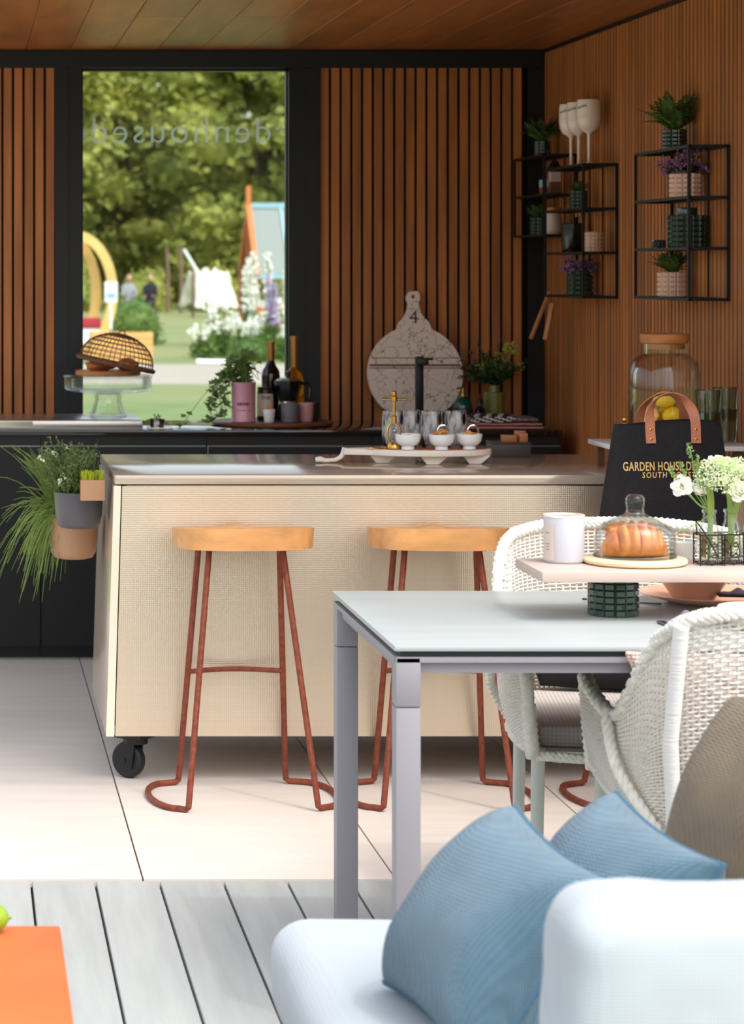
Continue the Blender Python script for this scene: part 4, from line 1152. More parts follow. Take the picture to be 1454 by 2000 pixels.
# round crackled board with a 4
p = at(815, 802, 10.12)
t = thing('round_board', 'round crackle-painted board with the number 4 leaning on the battens', 'board', (p.x, 10.14, CZ + .002), 0)
t.rotation_euler = (math.radians(-9), 0, 0)
RB = .186; zc_ = RB
out = []
for k in range(61):
    a = math.radians(112) + math.radians(316) * k / 60
    out.append((RB * math.cos(a), zc_ + RB * math.sin(a)))
neck = [(.060, .385), (.036, .412), (.024, .440), (.020, .462), (.027, .478), (.026, .498), (.014, .511), (-.0, .507), (-.014, .511), (-.026, .498), (-.027, .478), (-.020, .462), (-.024, .440), (-.036, .412), (-.060, .385)]
out = [q for q in out] + neck
def slab(pts, y0, y1): 
    b = MB(); n = len(pts)
    return b.add([(x, y0, z) for x, z in pts] + [(x, y1, z) for x, z in pts], [tuple(range(n)), tuple(range(2 * n - 1, n - 1, -1))] + [((i + 1) % n, i, n + i, n + (i + 1) % n) for i in range(n)])
m_ = MATS['crackle']; nt = m_.node_tree; Nn = nt.nodes
vo = Nn.new('ShaderNodeTexVoronoi'); vo.feature = 'DISTANCE_TO_EDGE'; vo.inputs['Scale'].default_value = 19
tcn = Nn.new('ShaderNodeTexCoord'); nz_ = Nn.new('ShaderNodeTexNoise'); nz_.inputs['Scale'].default_value = 14; nz_.inputs['Detail'].default_value = 5
mxv = Nn.new('ShaderNodeMix'); mxv.data_type = 'RGBA'; mxv.inputs[0].default_value = .13
nt.links.new(tcn.outputs['Object'], nz_.inputs['Vector']); nt.links.new(tcn.outputs['Object'], mxv.inputs[6]); nt.links.new(nz_.outputs['Color'], mxv.inputs[7]); nt.links.new(mxv.outputs[2], vo.inputs['Vector'])
rpv = Nn.new('ShaderNodeValToRGB'); rpv.color_ramp.elements[0].position = 0.004; rpv.color_ramp.elements[0].color = srgb(110, 80, 58); rpv.color_ramp.elements[1].position = .022; rpv.color_ramp.elements[1].color = srgb(238, 220, 202)
nt.links.new(vo.outputs['Distance'], rpv.inputs[0]); nt.links.new(rpv.outputs[0], Nn['Principled BSDF'].inputs['Base Color'])
from mathutils.geometry import tessellate_polygon
hole = [(.0075 * math.cos(k * PI / 8), .488 + .0075 * math.sin(k * PI / 8)) for k in range(16)]
allp = out + hole; no = len(out); nn_ = len(allp)
tri = tessellate_polygon([[Vector((x, z, 0)) for x, z in out], [Vector((x, z, 0)) for x, z in hole]])
fs = [tuple(q) for q in tri] + [tuple(i + nn_ for i in q[::-1]) for q in tri]
fs += [((i + 1) % no, i, nn_ + i, nn_ + (i + 1) % no) for i in range(no)] + [(no + i, no + (i + 1) % 16, nn_ + no + (i + 1) % 16, nn_ + no + i) for i in range(16)]
MB().add([(x, y, z) for y in (-.009, .009) for x, z in allp], fs).obj('board', 'crackle', t, smooth=0)
text_obj('number', '4', .072, lambda x, y, z: (x, -.0093 - z, .405 + y), 'print_dark', t)
for z0, z1 in ((.020, .027), (.036, .039), (.205, .209), (.214, .222), (.245, .248)):
    w = math.sqrt(max(0, RB * RB - ((z0 + z1) / 2 - zc_) ** 2)) - .006
    MB().box(-w, -.0096, z0, w, -.0088, z1).obj('painted_line', 'dark_oak', t, smooth=0)
# black mixer tap standing on the worktop before the board
t = thing('kitchen_tap', 'slim black kitchen tap standing before the crackled board', 'tap', (at(819.5, 800, 9.90).x, 9.90, CZ))
MB().lathe([(.0001, 0), (.022, 0), (.022, .006), (.0001, .006)], 24).obj('base', 'black_metal', t)
MB().box(-.0145, -.0145, .006, .0145, .0145, .262).obj('column', 'black_metal', t, bevel=.003)
MB().box(-.010, -.15, .236, .010, -.0145, .254).obj('spout', 'black_metal', t, bevel=.003)
MB().box(.0146, -.006, .248, .052, .006, .257).obj('lever', 'black_metal', t, bevel=.002)

# soap bottle, vial and green vase
t = thing('soap_bottle', 'emerald soap bottle with a gold pump', 'bottle', (at(905, 830, 9.98).x, 9.98, CZ))
MB().lathe([(.0001, 0), (.034, 0), (.036, .004), (.036, .065), (.033, .085), (.022, .100), (.012, .106), (.0001, .106)], 32).obj('bottle', 'emerald_bottle', t)
MB().lathe([(.0363, .04), (.0367, .04), (.0367, .062), (.0363, .062)], 32, closed=True).obj('paper_label', 'dark_cup', t)
MB().lathe([(.0001, .106), (.011, .106), (.011, .118), (.005, .120), (.005, .140), (.0001, .140)], 16).tube([(.002, 0, .139), (-.022, -.01, .139), (-.026, -.012, .134)], .0032, 8).obj('pump', 'brass', t)
t = thing('small_bottle', 'small black bottle between the soap and the green vase', 'bottle', (at(938, 830, 9.97).x, 9.97, CZ))
MB().lathe([(.0001, 0), (.019, 0), (.020, .003), (.020, .055), (.010, .068), (.009, .08), (.0001, .08)], 24).obj('bottle', 'bottle_dark', t)
MB().lathe([(.0001, .078), (.011, .078), (.011, .095), (.004, .098), (.004, .118), (.0001, .119)], 16).obj('cap', 'black_gloss', t)
t = thing('flower_vase', 'olive green cut glass vase of hydrangea and pale flowers', 'vase', (at(966, 830, 10.02).x, 10.02, CZ))
MB().lathe([(.0001, 0), (.038, 0), (.040, .004), (.041, .118), (.038, .122), (.019, .124), (.018, .146), (.020, .150), (.0165, .150), (.015, .126), (.0001, .12)], 12).obj('vase', 'vase_green', t, smooth=0)
b = MB()
heads = [((.0, -.02, .20), .042, 'hydrangea', 190), ((.065, -.01, .285), .030, 'flower_lime', 90), ((.045, -.02, .225), .018, 'flower_lime', 40), ((.098, .0, .215), .019, 'flower_lime', 45), ((-.055, -.02, .215), .020, 'flower_lime', 45), ((.018, .01, .255), .020, 'flower_lime', 50)]
for c, r, m, n in heads:
    b.tube([(0, 0, .13), (c[0] * .4, c[1] * .4, .17), c], .0018, 5)
    f = MB(); bunch(f, c, r, n, r * .42); f.obj('flower_head', m, t, smooth=0)
b.obj('stems', 'stem', t)
b = MB(); sprigs(b, (0, 0, .15), 60, .15, 1.5, .020, 14, .02); b.obj('foliage', 'leaf_dark', t, smooth=0)['kind'] = 'stuff'

# folded towels
def towel(label, x0, x1, y0, y1, z, h_, m, layers, seed, stripes=None):
    t = thing('towel', label, 'towel', ((x0 + x1) / 2, (y0 + y1) / 2, z), 0, None)
    w = (x1 - x0) / 2; d = (y1 - y0) / 2
    for k in range(layers):
        vs = []; fs = []; NX, NY = 24, 8
        lo = k * h_ / layers; hi = (k + .96) * h_ / layers
        for s in range(2):
            for j in range(NY + 1):
                for i in range(NX + 1):
                    a = -1 + 2 * i / NX; c = -1 + 2 * j / NY
                    ed = (1 - max(abs(a), abs(c)) ** 8)
                    wob = .25 * h_ / layers * noise.noise(Vector((a * 3, c * 2, seed + k)))
                    vs.append((w * a * (1 - .02 * k), d * c, (hi + wob if s else lo + (wob * .5 if k else 0)) * 1.0 - (.25 * h_ / layers * (1 - ed) * (1 if s else -1))))
        M_ = (NX + 1) * (NY + 1)
        for j in range(NY):
            for i in range(NX):
                q = j * (NX + 1) + i
                fs += [(q, q + NX + 1, q + NX + 2, q + 1), (M_ + q, M_ + q + 1, M_ + q + NX + 2, M_ + q + NX + 1)]
        rim_ = [i for i in range(NX + 1)] + [j * (NX + 1) + NX for j in range(1, NY + 1)] + [NY * (NX + 1) + i for i in range(NX - 1, -1, -1)] + [j * (NX + 1) for j in range(NY - 1, 0, -1)]
        for q in range(len(rim_)):
            a_, b_ = rim_[q], rim_[(q + 1) % len(rim_)]; fs.append((a_, b_, M_ + b_, M_ + a_))
        MB().add(vs, fs).obj('fold', m, t, smooth=60)
    return t
xa, xb = at(905, 830, 9.74).x, at(1052, 830, 9.74).x
towel('folded pink towel under the grey patterned one', xa - .01, xb + .0, 9.66, 9.86, CZ, .026, 'towel_pink', 2, 3)
tw = towel('grey towel with dark and white stripes draped over the pink one', xa + .015, xb - .02, 9.655, 9.85, CZ + .027, .020, 'towel_grey', 1, 9)
b = MB(); c2 = MB()
for k in range(7):
    x = -.125 + k * .022; 
    for q in range(5):
        y = -.098 + q * .02
        (b if (k + q) % 2 else c2).obox((x + q * .008, -.099, .002 + .004 * q), (.009, 0, 0), (0, .002, 0), (0, 0, .002))
    (b if k % 2 else c2).obox((x + .02, 0, .0212), (.009, 0, 0), (.02, .085, 0), (0, 0, .0015))
b.obj('stripe', 'towel_stripe', tw, smooth=0); c2.obj('stripe', 'towel_dark', tw, smooth=0)

# ---------------------------------------------------------------- wire shelves on the right wall
DEP = .122
def wire_shelf(label, y0, y1, zs, knobs=False):
    t = thing('wire_shelf', label, 'shelf', (XR, (y0 + y1) / 2, zs[-1]), 0, 'black wire wall shelves')
    L = (y1 - y0) / 2; zb = zs[-1]; r = .0042; H_ = zs[0] - zb
    X0, X1 = -DEP, -.006
    for x in (X0, X1):
        for y in (-L, L):
            MB().box(x - r, y - r, -r, x + r, y + r, H_ + r).obj('upright', 'wire', t, smooth=0)
    for x in (X1,):
        for y in (-L * .33, L * .33): MB().box(x - .002, y - .002, 0, x + .002, y + .002, H_).obj('back_rod', 'wire', t, smooth=0)
    for z in zs:
        b = MB(); z -= zb
        b.box(X0 - r, -L, z - r, X0 + r, L, z + r); b.box(X1 - r, -L, z - r, X1 + r, L, z + r)
        b.box(X0, -L - r, z - r, X1, -L + r, z + r); b.box(X0, L - r, z - r, X1, L + r, z + r)
        for k in range(1, 22): b.box(X0, -L + 2 * L * k / 22 - .0016, z + .0008, X1, -L + 2 * L * k / 22 + .0016, z + r)
        b.obj('shelf_rack', 'wire', t, smooth=0)
    return t
A0, A1 = 7.75, 8.37
B0, B1 = 9.08, 9.675
C0, C1 = 9.70, 10.215
ZA = [1.810, 1.658, 1.506, 1.354]
wire_shelf('black wire shelf holding the big green faceted jar', A0, A1, ZA)
wire_shelf('black wire shelf under the three tall blush goblets', B0, B1, [1.808, 1.654, 1.500, 1.345])
wire_shelf('small black wire shelf in the dark corner by the back wall', C0, C1, [1.868, 1.720, 1.569])
XS = XR - .064
def shelf_at(px, Y): return XS
def facets(b, r, h_, nu, nv, dep=.006, z0=0.0, inset=.22):
    for j in range(nv):
        za, zb = z0 + h_ * j / nv, z0 + h_ * (j + 1) / nv
        for i in range(nu):
            a0, a1 = 2 * PI * i / nu, 2 * PI * (i + 1) / nu
            P = lambda a, z, rr: (rr * math.cos(a), rr * math.sin(a), z)
            da, dz = (a1 - a0) * inset, (zb - za) * inset
            o = [P(a0, za, r), P(a1, za, r), P(a1, zb, r), P(a0, zb, r)]
            q = [P(a0 + da, za + dz, r + dep), P(a1 - da, za + dz, r + dep), P(a1 - da, zb - dz, r + dep), P(a0 + da, zb - dz, r + dep)]
            b.add(o + q, [(4, 5, 6, 7), (0, 1, 5, 4), (1, 2, 6, 5), (2, 3, 7, 6), (3, 0, 4, 7)])
    return b
def facet_pot(name, r, h_, m, parent, nu=12, nv=5, wall=.005):
    b = MB(); facets(b, r, h_, nu, nv, r * .08)
    b.lathe([(.0001, 0), (r, 0)], nu); b.lathe([(r, h_), (r - wall, h_), (r - wall, h_ * .55), (.0001, h_ * .55)], nu)
    return b.obj(name, m, parent, smooth=0)
def potted(label, px, Y, z, r, h_, m, kind, ln, group=None, x=None, **k):
    X = XS if x is None else x
    t = thing('potted_plant', label, 'plant', (X, Y, z + .0045), R(0, 1), group)
    facet_pot('pot', r, h_, m, t)
    MB().lathe([(.0001, h_ * .9), (r - .006, h_ * .9)], 20).obj('soil', 'soil', t, smooth=0)
    b = MB(); fb = None
    if kind == 'fern': fronds(b, (0, 0, h_ * .9), 44, ln * 1.12, 1.2, .35, .19, 16)
    else:
        fb = MB(); sprigs(b, (0, 0, h_ * .85), 70, ln, 1.3, .011, 9, r * .6, fb=fb, zmin=-.3)
    # keep the greenery clear of the wall behind
    lim = XR - .012 - X
    b.v = [(min(v[0], 9), v[1], v[2]) for v in b.v]
    rz0 = t.rotation_euler.z
    def clampw(v):
        c, s = math.cos(rz0), math.sin(rz0); wx = v[0] * c - v[1] * s; wy = v[0] * s + v[1] * c
        if wx > lim: wx = lim - (wx - lim) * .5
        return (wx * c + wy * s, -wx * s + wy * c, v[2])
    b.v = [clampw(v) for v in b.v]
    b.obj('foliage', 'leaf_fern' if kind == 'fern' else 'leaf_dark', t, smooth=0)['kind'] = 'stuff'
    if fb:
        fb.v = [clampw(v) for v in fb.v]; fb.obj('blossom', 'flower_purple', t, smooth=0)['kind'] = 'stuff'
    return t
# shelf with the big jar: things placed by where they stand along the shelf (nearer the camera = smaller Y)
Yx = lambda px, X=XS: X * FPX / (px - PX)
potted('fern in a dark green faceted pot on top of the shelf with the big jar', 0, Yx(1318), ZA[0], .036, .064, 'facet_green', 'fern', .15)
potted('purple flowering plant in a blush faceted pot above the big green jar', 0, Yx(1340), ZA[1], .047, .075, 'facet_pink', 'flower', .085)
yj = Yx(1343)
t = thing('faceted_jar', 'big green faceted glass jar with a knobbed lid', 'jar', (XS, yj, ZA[2] + .0045))
b = MB(); facets(b, .056, .098, 16, 6, .004); b.lathe([(.0001, 0), (.056, 0)], 16); b.lathe([(.056, .098), (.0001, .099)], 16); b.obj('jar', 'facet_green', t, smooth=0)
MB().lathe([(.0001, .0985), (.030, .0985), (.0305, .119), (.0295, .122), (.0001, .1225)], 32).obj('lid', 'facet_dark', t)
t = thing('tealight_holder', 'tiny ribbed green tealight holder beside the big jar', 'candle holder', (XS - .012, Yx(1288, XS - .012), ZA[2] + .0045))
b = MB(); facets(b, .0195, .026, 18, 1, .0015); b.lathe([(.0001, 0), (.0195, 0)], 18); b.lathe([(.0195, .026), (.017, .026), (.016, .004), (.0001, .004)], 18); b.obj('holder', 'facet_green', t, smooth=0)
MB().lathe([(.0001, .004), (.0145, .004), (.0145, .02), (.0001, .02)], 18).obj('wax', 'white_wax', t)
potted('fern in a blush faceted pot on the bottom of the shelf with the big jar', 0, Yx(1314), ZA[3], .0435, .077, 'facet_pink', 'fern', .10)
# shelf with the goblets
gb = MB().lathe([(.0001, 0), (.036, 0), (.037, .002), (.012, .007), (.006, .012), (.0052, .03), (.0056, .105), (.010, .112), (.030, .124), (.040, .142), (.0435, .165), (.0435, .19), (.0415, .229), (.0395, .229), (.0415, .19), (.0415, .165), (.038, .144), (.028, .127), (.0001, .118)], 40).mesh('goblet_body', 'blush_goblet', 50)
for px, l in ((1151, 'blush goblet on the wire shelf nearest the open side of the room'), (1131, 'blush goblet in the middle of the row of three'), (1116, 'blush goblet at the corner end of the row of three')):
    Y = Yx(px, XS - .002); t = thing('goblet', l, 'goblet', (XS - .002, Y, 1.808 + .0045), 0, 'blush goblets'); link('goblet_body', gb, t)
    g = MB(); a_ = math.radians(222)
    for q, (x_, w_) in enumerate(((-.020, .0022), (-.0145, .0018), (-.0095, .0024), (-.003, .0016), (.0025, .0024), (.0085, .0020), (.0145, .0024))):
        fn = wrap(.0428, .204 + .25 * x_, a_, .0003)
        vs = [fn(x_ + w_ * i_, .0038 * j_, z_) for z_ in (0, .0004) for i_, j_ in ((-1, -1), (1, -1), (1, 1), (-1, 1))]
        g.add(vs, [(0, 3, 2, 1), (4, 5, 6, 7), (0, 1, 5, 4), (1, 2, 6, 5), (2, 3, 7, 6), (3, 0, 4, 7)])
    g.obj('printed_band', 'print_grey', t, smooth=0)
potted('dark leafed plant in a plain green pot on the middle of the goblet shelf', 0, Yx(1131), 1.654, .030, .068, 'facet_green', 'fern', .055)
kn = thing('peg_rail', 'short black rail with three wooden pegs under the goblet shelf', 'peg rail', (XS - .03, Yx(1134, XS - .03), 1.654 - .0046))
MB().box(-.006, -.075, -.006, .006, .075, 0).obj('rail', 'wire', kn, smooth=0)
for y in (-.055, 0, .055): MB().lathe([(.0001, -.020), (.005, -.020), (.0055, -.008), (.004, -.006), (.0001, -.006)], 12, 0, y).obj('peg', 'oak', kn)
t = thing('black_canister', 'glossy black canister on the goblet shelf', 'jar', (XS - .005, Yx(1119, XS - .005), 1.5045))
MB().lathe([(.0001, 0), (.037, 0), (.039, .003), (.039, .088), (.0001, .088)], 36).obj('body', 'black_gloss', t)
MB().lathe([(.0001, .0882), (.040, .0882), (.040, .102), (.037, .105), (.0001, .1055)], 36).obj('lid', 'black_gloss', t)
t = thing('votive_holder', 'small blush faceted votive beside the black canister', 'candle holder', (XS, Yx(1160), 1.5045))
b = MB(); facets(b, .030, .070, 12, 5, .003); b.lathe([(.0001, 0), (.030, 0)], 12); b.lathe([(.030, .07), (.027, .07), (.026, .01), (.0001, .01)], 12); b.obj('holder', 'facet_pink', t, smooth=0)
MB().lathe([(.0001, .01), (.024, .01), (.024, .04), (.0001, .04)], 20).obj('wax', 'white_wax', t)
potted('purple flowering plant in a dark faceted pot at the bottom of the goblet shelf', 0, Yx(1133), 1.345, .044, .090, 'facet_green', 'flower', .068)
# corner shelf
potted('dark fern in a small faceted pot on top of the corner shelf', 0, Yx(1060), 1.868, .029, .060, 'facet_green', 'fern', .125)
potted('small fern in a faceted pot at the bottom of the corner shelf', 0, Yx(1052, XS - .012), 1.569, .030, .068, 'facet_green', 'fern', .085, x=XS - .012)
t = thing('scented_candle', 'pale lilac and green candle jar with a wooden lid on the corner shelf', 'candle', (XS - .005, Yx(1082, XS - .005), 1.5735))
MB().lathe([(.0001, 0), (.026, 0), (.0275, .003), (.0275, .086), (.0001, .086)], 32).obj('jar', 'facet_pink', t)
MB().lathe([(.0001, .0862), (.0285, .0862), (.0285, .100), (.0001, .1005)], 32).obj('lid', 'oak', t)
MB().lathe([(.0276, .01), (.0280, .01), (.0280, .078), (.0276, .078)], 32, closed=True).obj('paper_label', 'candle_label', t)
t = thing('gift_box', 'small mint and orange carton on the corner shelf', 'box', (XS - .02, Yx(1069, XS - .02), 1.7245), .1)
MB().box(-.020, -.03, 0, .020, .03, .026).obj('carton', 'gold_cap', t, smooth=0)
MB().box(-.0205, -.0305, .0262, .0205, .0305, .054).obj('lid', 'greenhouse_blue', t, smooth=0)
t = thing('lantern', 'little lantern with a black pointed roof on the corner shelf', 'lantern', (XS, 9.78, 1.7245))
MB().box(-.02, -.02, 0, .02, .02, .045).obj('base', 'dark_oak', t, smooth=0)
MB().box(-.018, -.018, .0452, .018, .018, .085).obj('shade', 'candle_label', t, smooth=0)
MB().lathe([(.0001, .0852), (.033, .0852), (.020, .110), (.006, .130), (.0001, .134)], 4).obj('roof', 'black_gloss', t, smooth=0)
# wooden utensils hanging at the corner of the goblet shelf
b0 = MB(); 
for k, (pa, pb, Y, l) in enumerate((((1074, 568), (1037, 662), 9.66, 'thin wooden utensil handle hanging at a slant below the shelves'), ((1080, 592), (1066, 664), 9.60, 'flat wooden utensil handle hanging nearly upright by the corner post'))):
    a_ = at(*pa, Y); c_ = at(*pb, Y)
    if k == 0: a_.y = 9.655; 
    d = (c_ - a_); t = thing('wooden_utensil', l, 'utensil', a_, 0, 'hanging wooden utensils')
    s = Vector((0, 1, 0)) if k == 0 else Vector((.8, .6, 0))
    n = d.normalized().cross(s).normalized(); s = n.cross(d.normalized())
    MB().obox(d / 2, d / 2, s * .006, n * (.007 + .003 * k)).obj('handle', 'oak', t, bevel=.003)
    zz = 1.345 - .004
    MB().tube([d * .06, Vector((-.004, 0, .01)), Vector((-.010 if k else -.012, 0, zz - a_.z))], .0015, 5).obj('hook', 'wire', t)

# ---------------------------------------------------------------- dining table top
tag(MB().box(1.1325, 5.134, TZ + .080, 2.05, 5.387, TZ + .100).obj('display_board', 'pine', bevel=.0015), 'pale limewashed plank raised on a green glass vase over the table', 'board')
DZ = TZ + .100
for x, y, l in ((1.1325 + .0, 5.262, 'dark green faceted glass vase holding up the pale plank'), (1.92, 5.262, 'second dark green faceted vase under the plank beside the pink plate')):
    if x < 1.2: x = at(1198, 1200, 5.262).x
    t = thing('support_vase', l, 'vase', (x, y, TZ + .0003), .07)
    b = MB(); facets(b, .0475, .0795, 14, 6, .0035, 0, .14); b.lathe([(.0001, 0), (.0475, 0)], 14); b.lathe([(.0475, .0795), (.0001, .0795)], 14)
    b.obj('vase', 'facet_green', t, smooth=0)
    MB().lathe([(.0478, -.0), (.0505, .0015), (.0478, .003)], 28, closed=True).obj('foot_ring', 'glass_green', t)
# white candle
p = on(1102, 1098, DZ)
t = thing('candle', 'white frosted glass candle with a blush label', 'candle', p)
rc = 39.5 / FPX * p.y
MB().lathe([(.0001, 0), (rc - .003, 0), (rc, .004), (rc, .092), (rc - .001, .0935), (rc - .004, .093), (rc - .004, .075), (.0001, .074)], 44).obj('glass_jar', 'white_wax', t)
MB().lathe([(rc - .0045, .0925), (rc + .0004, .0930), (rc + .0004, .0975), (rc - .0045, .0975)], 44, closed=True).obj('rim', 'bowl_cream', t)
b = MB(); n = 10; a0, a1 = PI * 1.02, PI * 1.28
vs = [((rc + q) * math.cos(a0 + (a1 - a0) * k / n), (rc + q) * math.sin(a0 + (a1 - a0) * k / n), z) for q, z in ((.0002, .006), (.0002, .080), (.0008, .080), (.0008, .006)) for k in range(n + 1)]
fs = [(j * (n + 1) + k, j * (n + 1) + k + 1, ((j + 1) % 4) * (n + 1) + k + 1, ((j + 1) % 4) * (n + 1) + k) for j in range(4) for k in range(n)]
b.add(vs, fs).obj('paper_label', 'candle_label', t)
b = MB()
for z, l in ((.062, .010), (.040, .012), (.034, .009), (.028, .011)):
    b.obox(((rc + .0010) * math.cos(PI * 1.15), (rc + .0010) * math.sin(PI * 1.15), z), (math.sin(PI * 1.15) * l * .5, -math.cos(PI * 1.15) * l * .5, 0), (math.cos(PI * 1.15) * .0003, math.sin(PI * 1.15) * .0003, 0), (0, 0, .0008))
b.obj('small_print', 'print_grey', t, smooth=0)
# cloche with croissant
p = on(1241, 1092, DZ); p.y = 5.285; p.x = (1241 - PX) / FPX * p.y
cb = tag(MB().lathe([(.0001, 0), (.096, 0), (.103, .004), (.104, .009), (.101, .013), (.088, .0145), (.0001, .0145)], 56).obj('cloche_board', 'light_wood', None, p), 'round pale wooden board under the glass dome', 'board')
cz = DZ + .0147
dmt = thing('glass_dome', 'clear glass dome with a knob over the croissant', 'dome', (p.x, p.y, cz - .0001))
outp = [(.082, 0), (.0825, .03), (.078, .052), (.066, .066), (.048, .076), (.030, .082), (.0195, .088), (.0175, .097), (.0195, .108), (.0195, .118), (.014, .125), (.0001, .127)]
inp = [(.0001, .080), (.028, .0795), (.046, .0735), (.064, .0635), (.0757, .0505), (.080, .03), (.0798, 0)]
MB().lathe(outp + inp, 56).obj('dome', 'glass', dmt, smooth=60)
MB().lathe([(.0795, .0005), (.0835, .0005), (.0835, .004), (.0795, .004)], 56, closed=True).obj('rim', 'glass', dmt)
cr_ = thing('croissant', 'golden croissant under the glass dome', 'pastry', (p.x, p.y, cz), .12)
b = MB(); pts = []; rr = []
prev = None
NS = 60; vs = []; fs = []; n = 20
for k in range(NS + 1):
    q = -1 + 2 * k / NS
    cx_ = .073 * q; cy_ = .020 * q * q - .012; base = .034 * (1 - abs(q) ** 2.4) ** .6 + .002
    st = .80 + .24 * abs(math.sin(q * 3.5 * PI)) ** .6
    rad = base * st
    for i in range(n):
        a = 2 * PI * i / n
        vs.append((cx_ + .004 * math.cos(a), cy_ + rad * 1.05 * math.cos(a), max(.0005, rad * .98 + rad * math.sin(a))))
for k in range(NS):
    for i in range(n): fs.append((k * n + i, k * n + (i + 1) % n, (k + 1) * n + (i + 1) % n, (k + 1) * n + i))
b.add(vs, fs).obj('crust', 'croissant', cr_, smooth=60)
b = MB(); b.ellipsoid((-.028, .012, .052), .032, .022, .016, 18, 10, .3, 4); b.obj('curled_end', 'croissant', cr_)
# small bowl behind the dome
p = at(1337, 1070, 5.365)
t = thing('dip_bowl', 'small white bowl half hidden behind the dome', 'bowl', (p.x, 5.362, DZ))
MB().lathe([(.0001, 0), (.018, 0), (.02, .003), (.027, .036), (.0255, .036), (.019, .006), (.0001, .005)], 32).obj('bowl', 'white_china', t, smooth=50)
MB().lathe([(.0001, .030), (.0245, .030)], 24).obj('dip', 'cutlery', t, smooth=0)

# wire carrier with three flower bottles
c1 = on(1386, 1103, DZ); step = Vector((.047, .012, 0)); 
ux = Vector((1, .12, 0)).normalized(); 
car = thing('wire_carrier', 'black wire bottle carrier on the pale plank', 'carrier', c1 + step)
cw = .0245
b = MB(); mesh_ = MB()
for k in range(3):
    c = step * (k - 1)
    for z in (.004, .030 if False else .062):
        b.tube([c + Vector((sx * cw, sy * cw, z)) for sx, sy in ((-1, -1), (1, -1), (1, 1), (-1, 1))], .0014, 6, closed=True)
    for sx in (-1, 1):
        for sy in (-1, 1): b.tube([c + Vector((sx * cw, sy * cw, 0)), c + Vector((sx * cw, sy * cw, .063))], .0014, 6)
    for q in range(3):
        for sy in (-1, 1):
            x0 = -cw + 2 * cw * (q + .5) / 3; w = cw / 3
            for z in (.012, .034):
                mesh_.tube([c + Vector((x0 + w * dx, sy * cw, z + dz)) for dx, dz in ((-.5, -.008), (.5, -.008), (1, .003), (.5, .014), (-.5, .014), (-1, .003))], .0006, 4, closed=True)
    b.tube([c + Vector((-cw, 0, .002)), c + Vector((cw, 0, .002))], .0012, 5); b.tube([c + Vector((0, -cw, .002)), c + Vector((0, cw, .002))], .0012, 5)
b.obj('frame', 'wire', car); mesh_.obj('wire_mesh', 'wire', car)['kind'] = 'stuff'
MB().tube([-step + Vector((-cw, -.0, .06)), -step + Vector((-cw - .002, -.0, .088)), -step + Vector((-cw + .006, -cw - .002, .07)), -step + Vector((.012, -cw - .003, .016)), -step + Vector((cw, -cw - .003, .016)), Vector((cw, -cw - .001, .02)), step + Vector((cw + .003, -cw, .02)), step + Vector((cw + .003, 0, .06))], .0017, 6).obj('handle', 'wire', car)
bm_ = MB().lathe([(.0001, 0), (.0195, 0), (.0210, .003), (.0210, .060), (.019, .070), (.0135, .084), (.0125, .100), (.0148, .102), (.0148, .108), (.0128, .108), (.0108, .100), (.0118, .084), (.0172, .069), (.019, .060), (.019, .005), (.0001, .004)], 32).mesh('glass_body', 'glass', 50)
wt_ = MB().lathe([(.0001, .005), (.0186, .005), (.0186, .055), (.0001, .055)], 24).mesh('water', 'water')
labs_ = ['flower bottle with a white lisianthus at the dome end of the carrier', 'flower bottle with a white hydrangea in the middle of the carrier', 'flower bottle with a white rose and tulips at the far end of the carrier']
B3 = []
for k in range(3):
    c = c1 + step * k
    t = thing('flower_bottle', labs_[k], 'vase', (c.x, c.y, DZ + .0035), 0, 'flower bottles in the wire carrier'); B3.append(t)
    link('glass_body', bm_, t); link('water', wt_, t)
def stemline(t, pts, r=.0016): MB().tube(spline(pts, 10), r, 6).obj('stem', 'stem', t)
def bloom(t, kind, c, r, **k):
    b = MB()
    if kind == 'rose': rose(b, c, r, **k); return b.obj('bloom', 'flower_white', t, smooth=0)
    if kind == 'cluster': bunch(b, c, r, k.get('n', 420), r * .16); return b.obj('bloom', 'flower_green', t, smooth=0)
    if kind == 'tulip':
        rose(b, c, r, 16, (R(-.3, .3), -.2, 1)); return b.obj('bloom', 'flower_green', t, smooth=0)
def rel(k, px, py, dy=0.0):
    c = B3[k].location; Y = c.y + dy; q = at(px, py, Y); return (q.x - c.x, dy, q.z - c.z)
mid = (0, 0, .10)
t = B3[0]
f = rel(0, 1333, 948, -.02); stemline(t, [(0, 0, .01), mid, (f[0] * .4, f[1] * .4, f[2] * .75), f]); bloom(t, 'rose', f, .0175, aim=(-.3, -.9, .4))
f = rel(0, 1362, 955, .0); stemline(t, [(0, 0, .01), mid, (f[0] * .4, 0, f[2] * .8), f]); bloom(t, 'rose', f, .019, aim=(.3, -.4, 1))
f = rel(0, 1390, 930, -.01); stemline(t, [(0, 0, .01), mid, f]); bloom(t, 'cluster', f, .034, n=520)
for (px, py) in ((1345, 868), (1310, 915), (1362, 890), (1330, 905)):
    f = rel(0, px, py, -.015); P = spline([mid, (f[0] * .6, f[1] * .6, f[2] * .75), f], 12)
    b = MB(); b.tube(P, .0010, 4)
    for p_ in P[6:]:
        for q in range(8): b.leaf(p_ + rdir() * .003, rdir(), rdir(), .0065, .0055)
    b.obj('sprig', 'hydrangea' if px == 1 else 'stem', t, smooth=0)
f = rel(0, 1325, 1040, -.01)
P = spline([mid, (-.018, -.005, .085), f], 14); b = MB(); b.tube(P, .0007, 4)
for p_ in P[4:]:
    for q in range(3): x_ = p_ + rdir() * .006; b.tube([p_, x_], .0004, 3); b.ellipsoid(x_, .0013, .0013, .0013, 6, 4)
b.obj('sprig', 'stem', t, smooth=0)
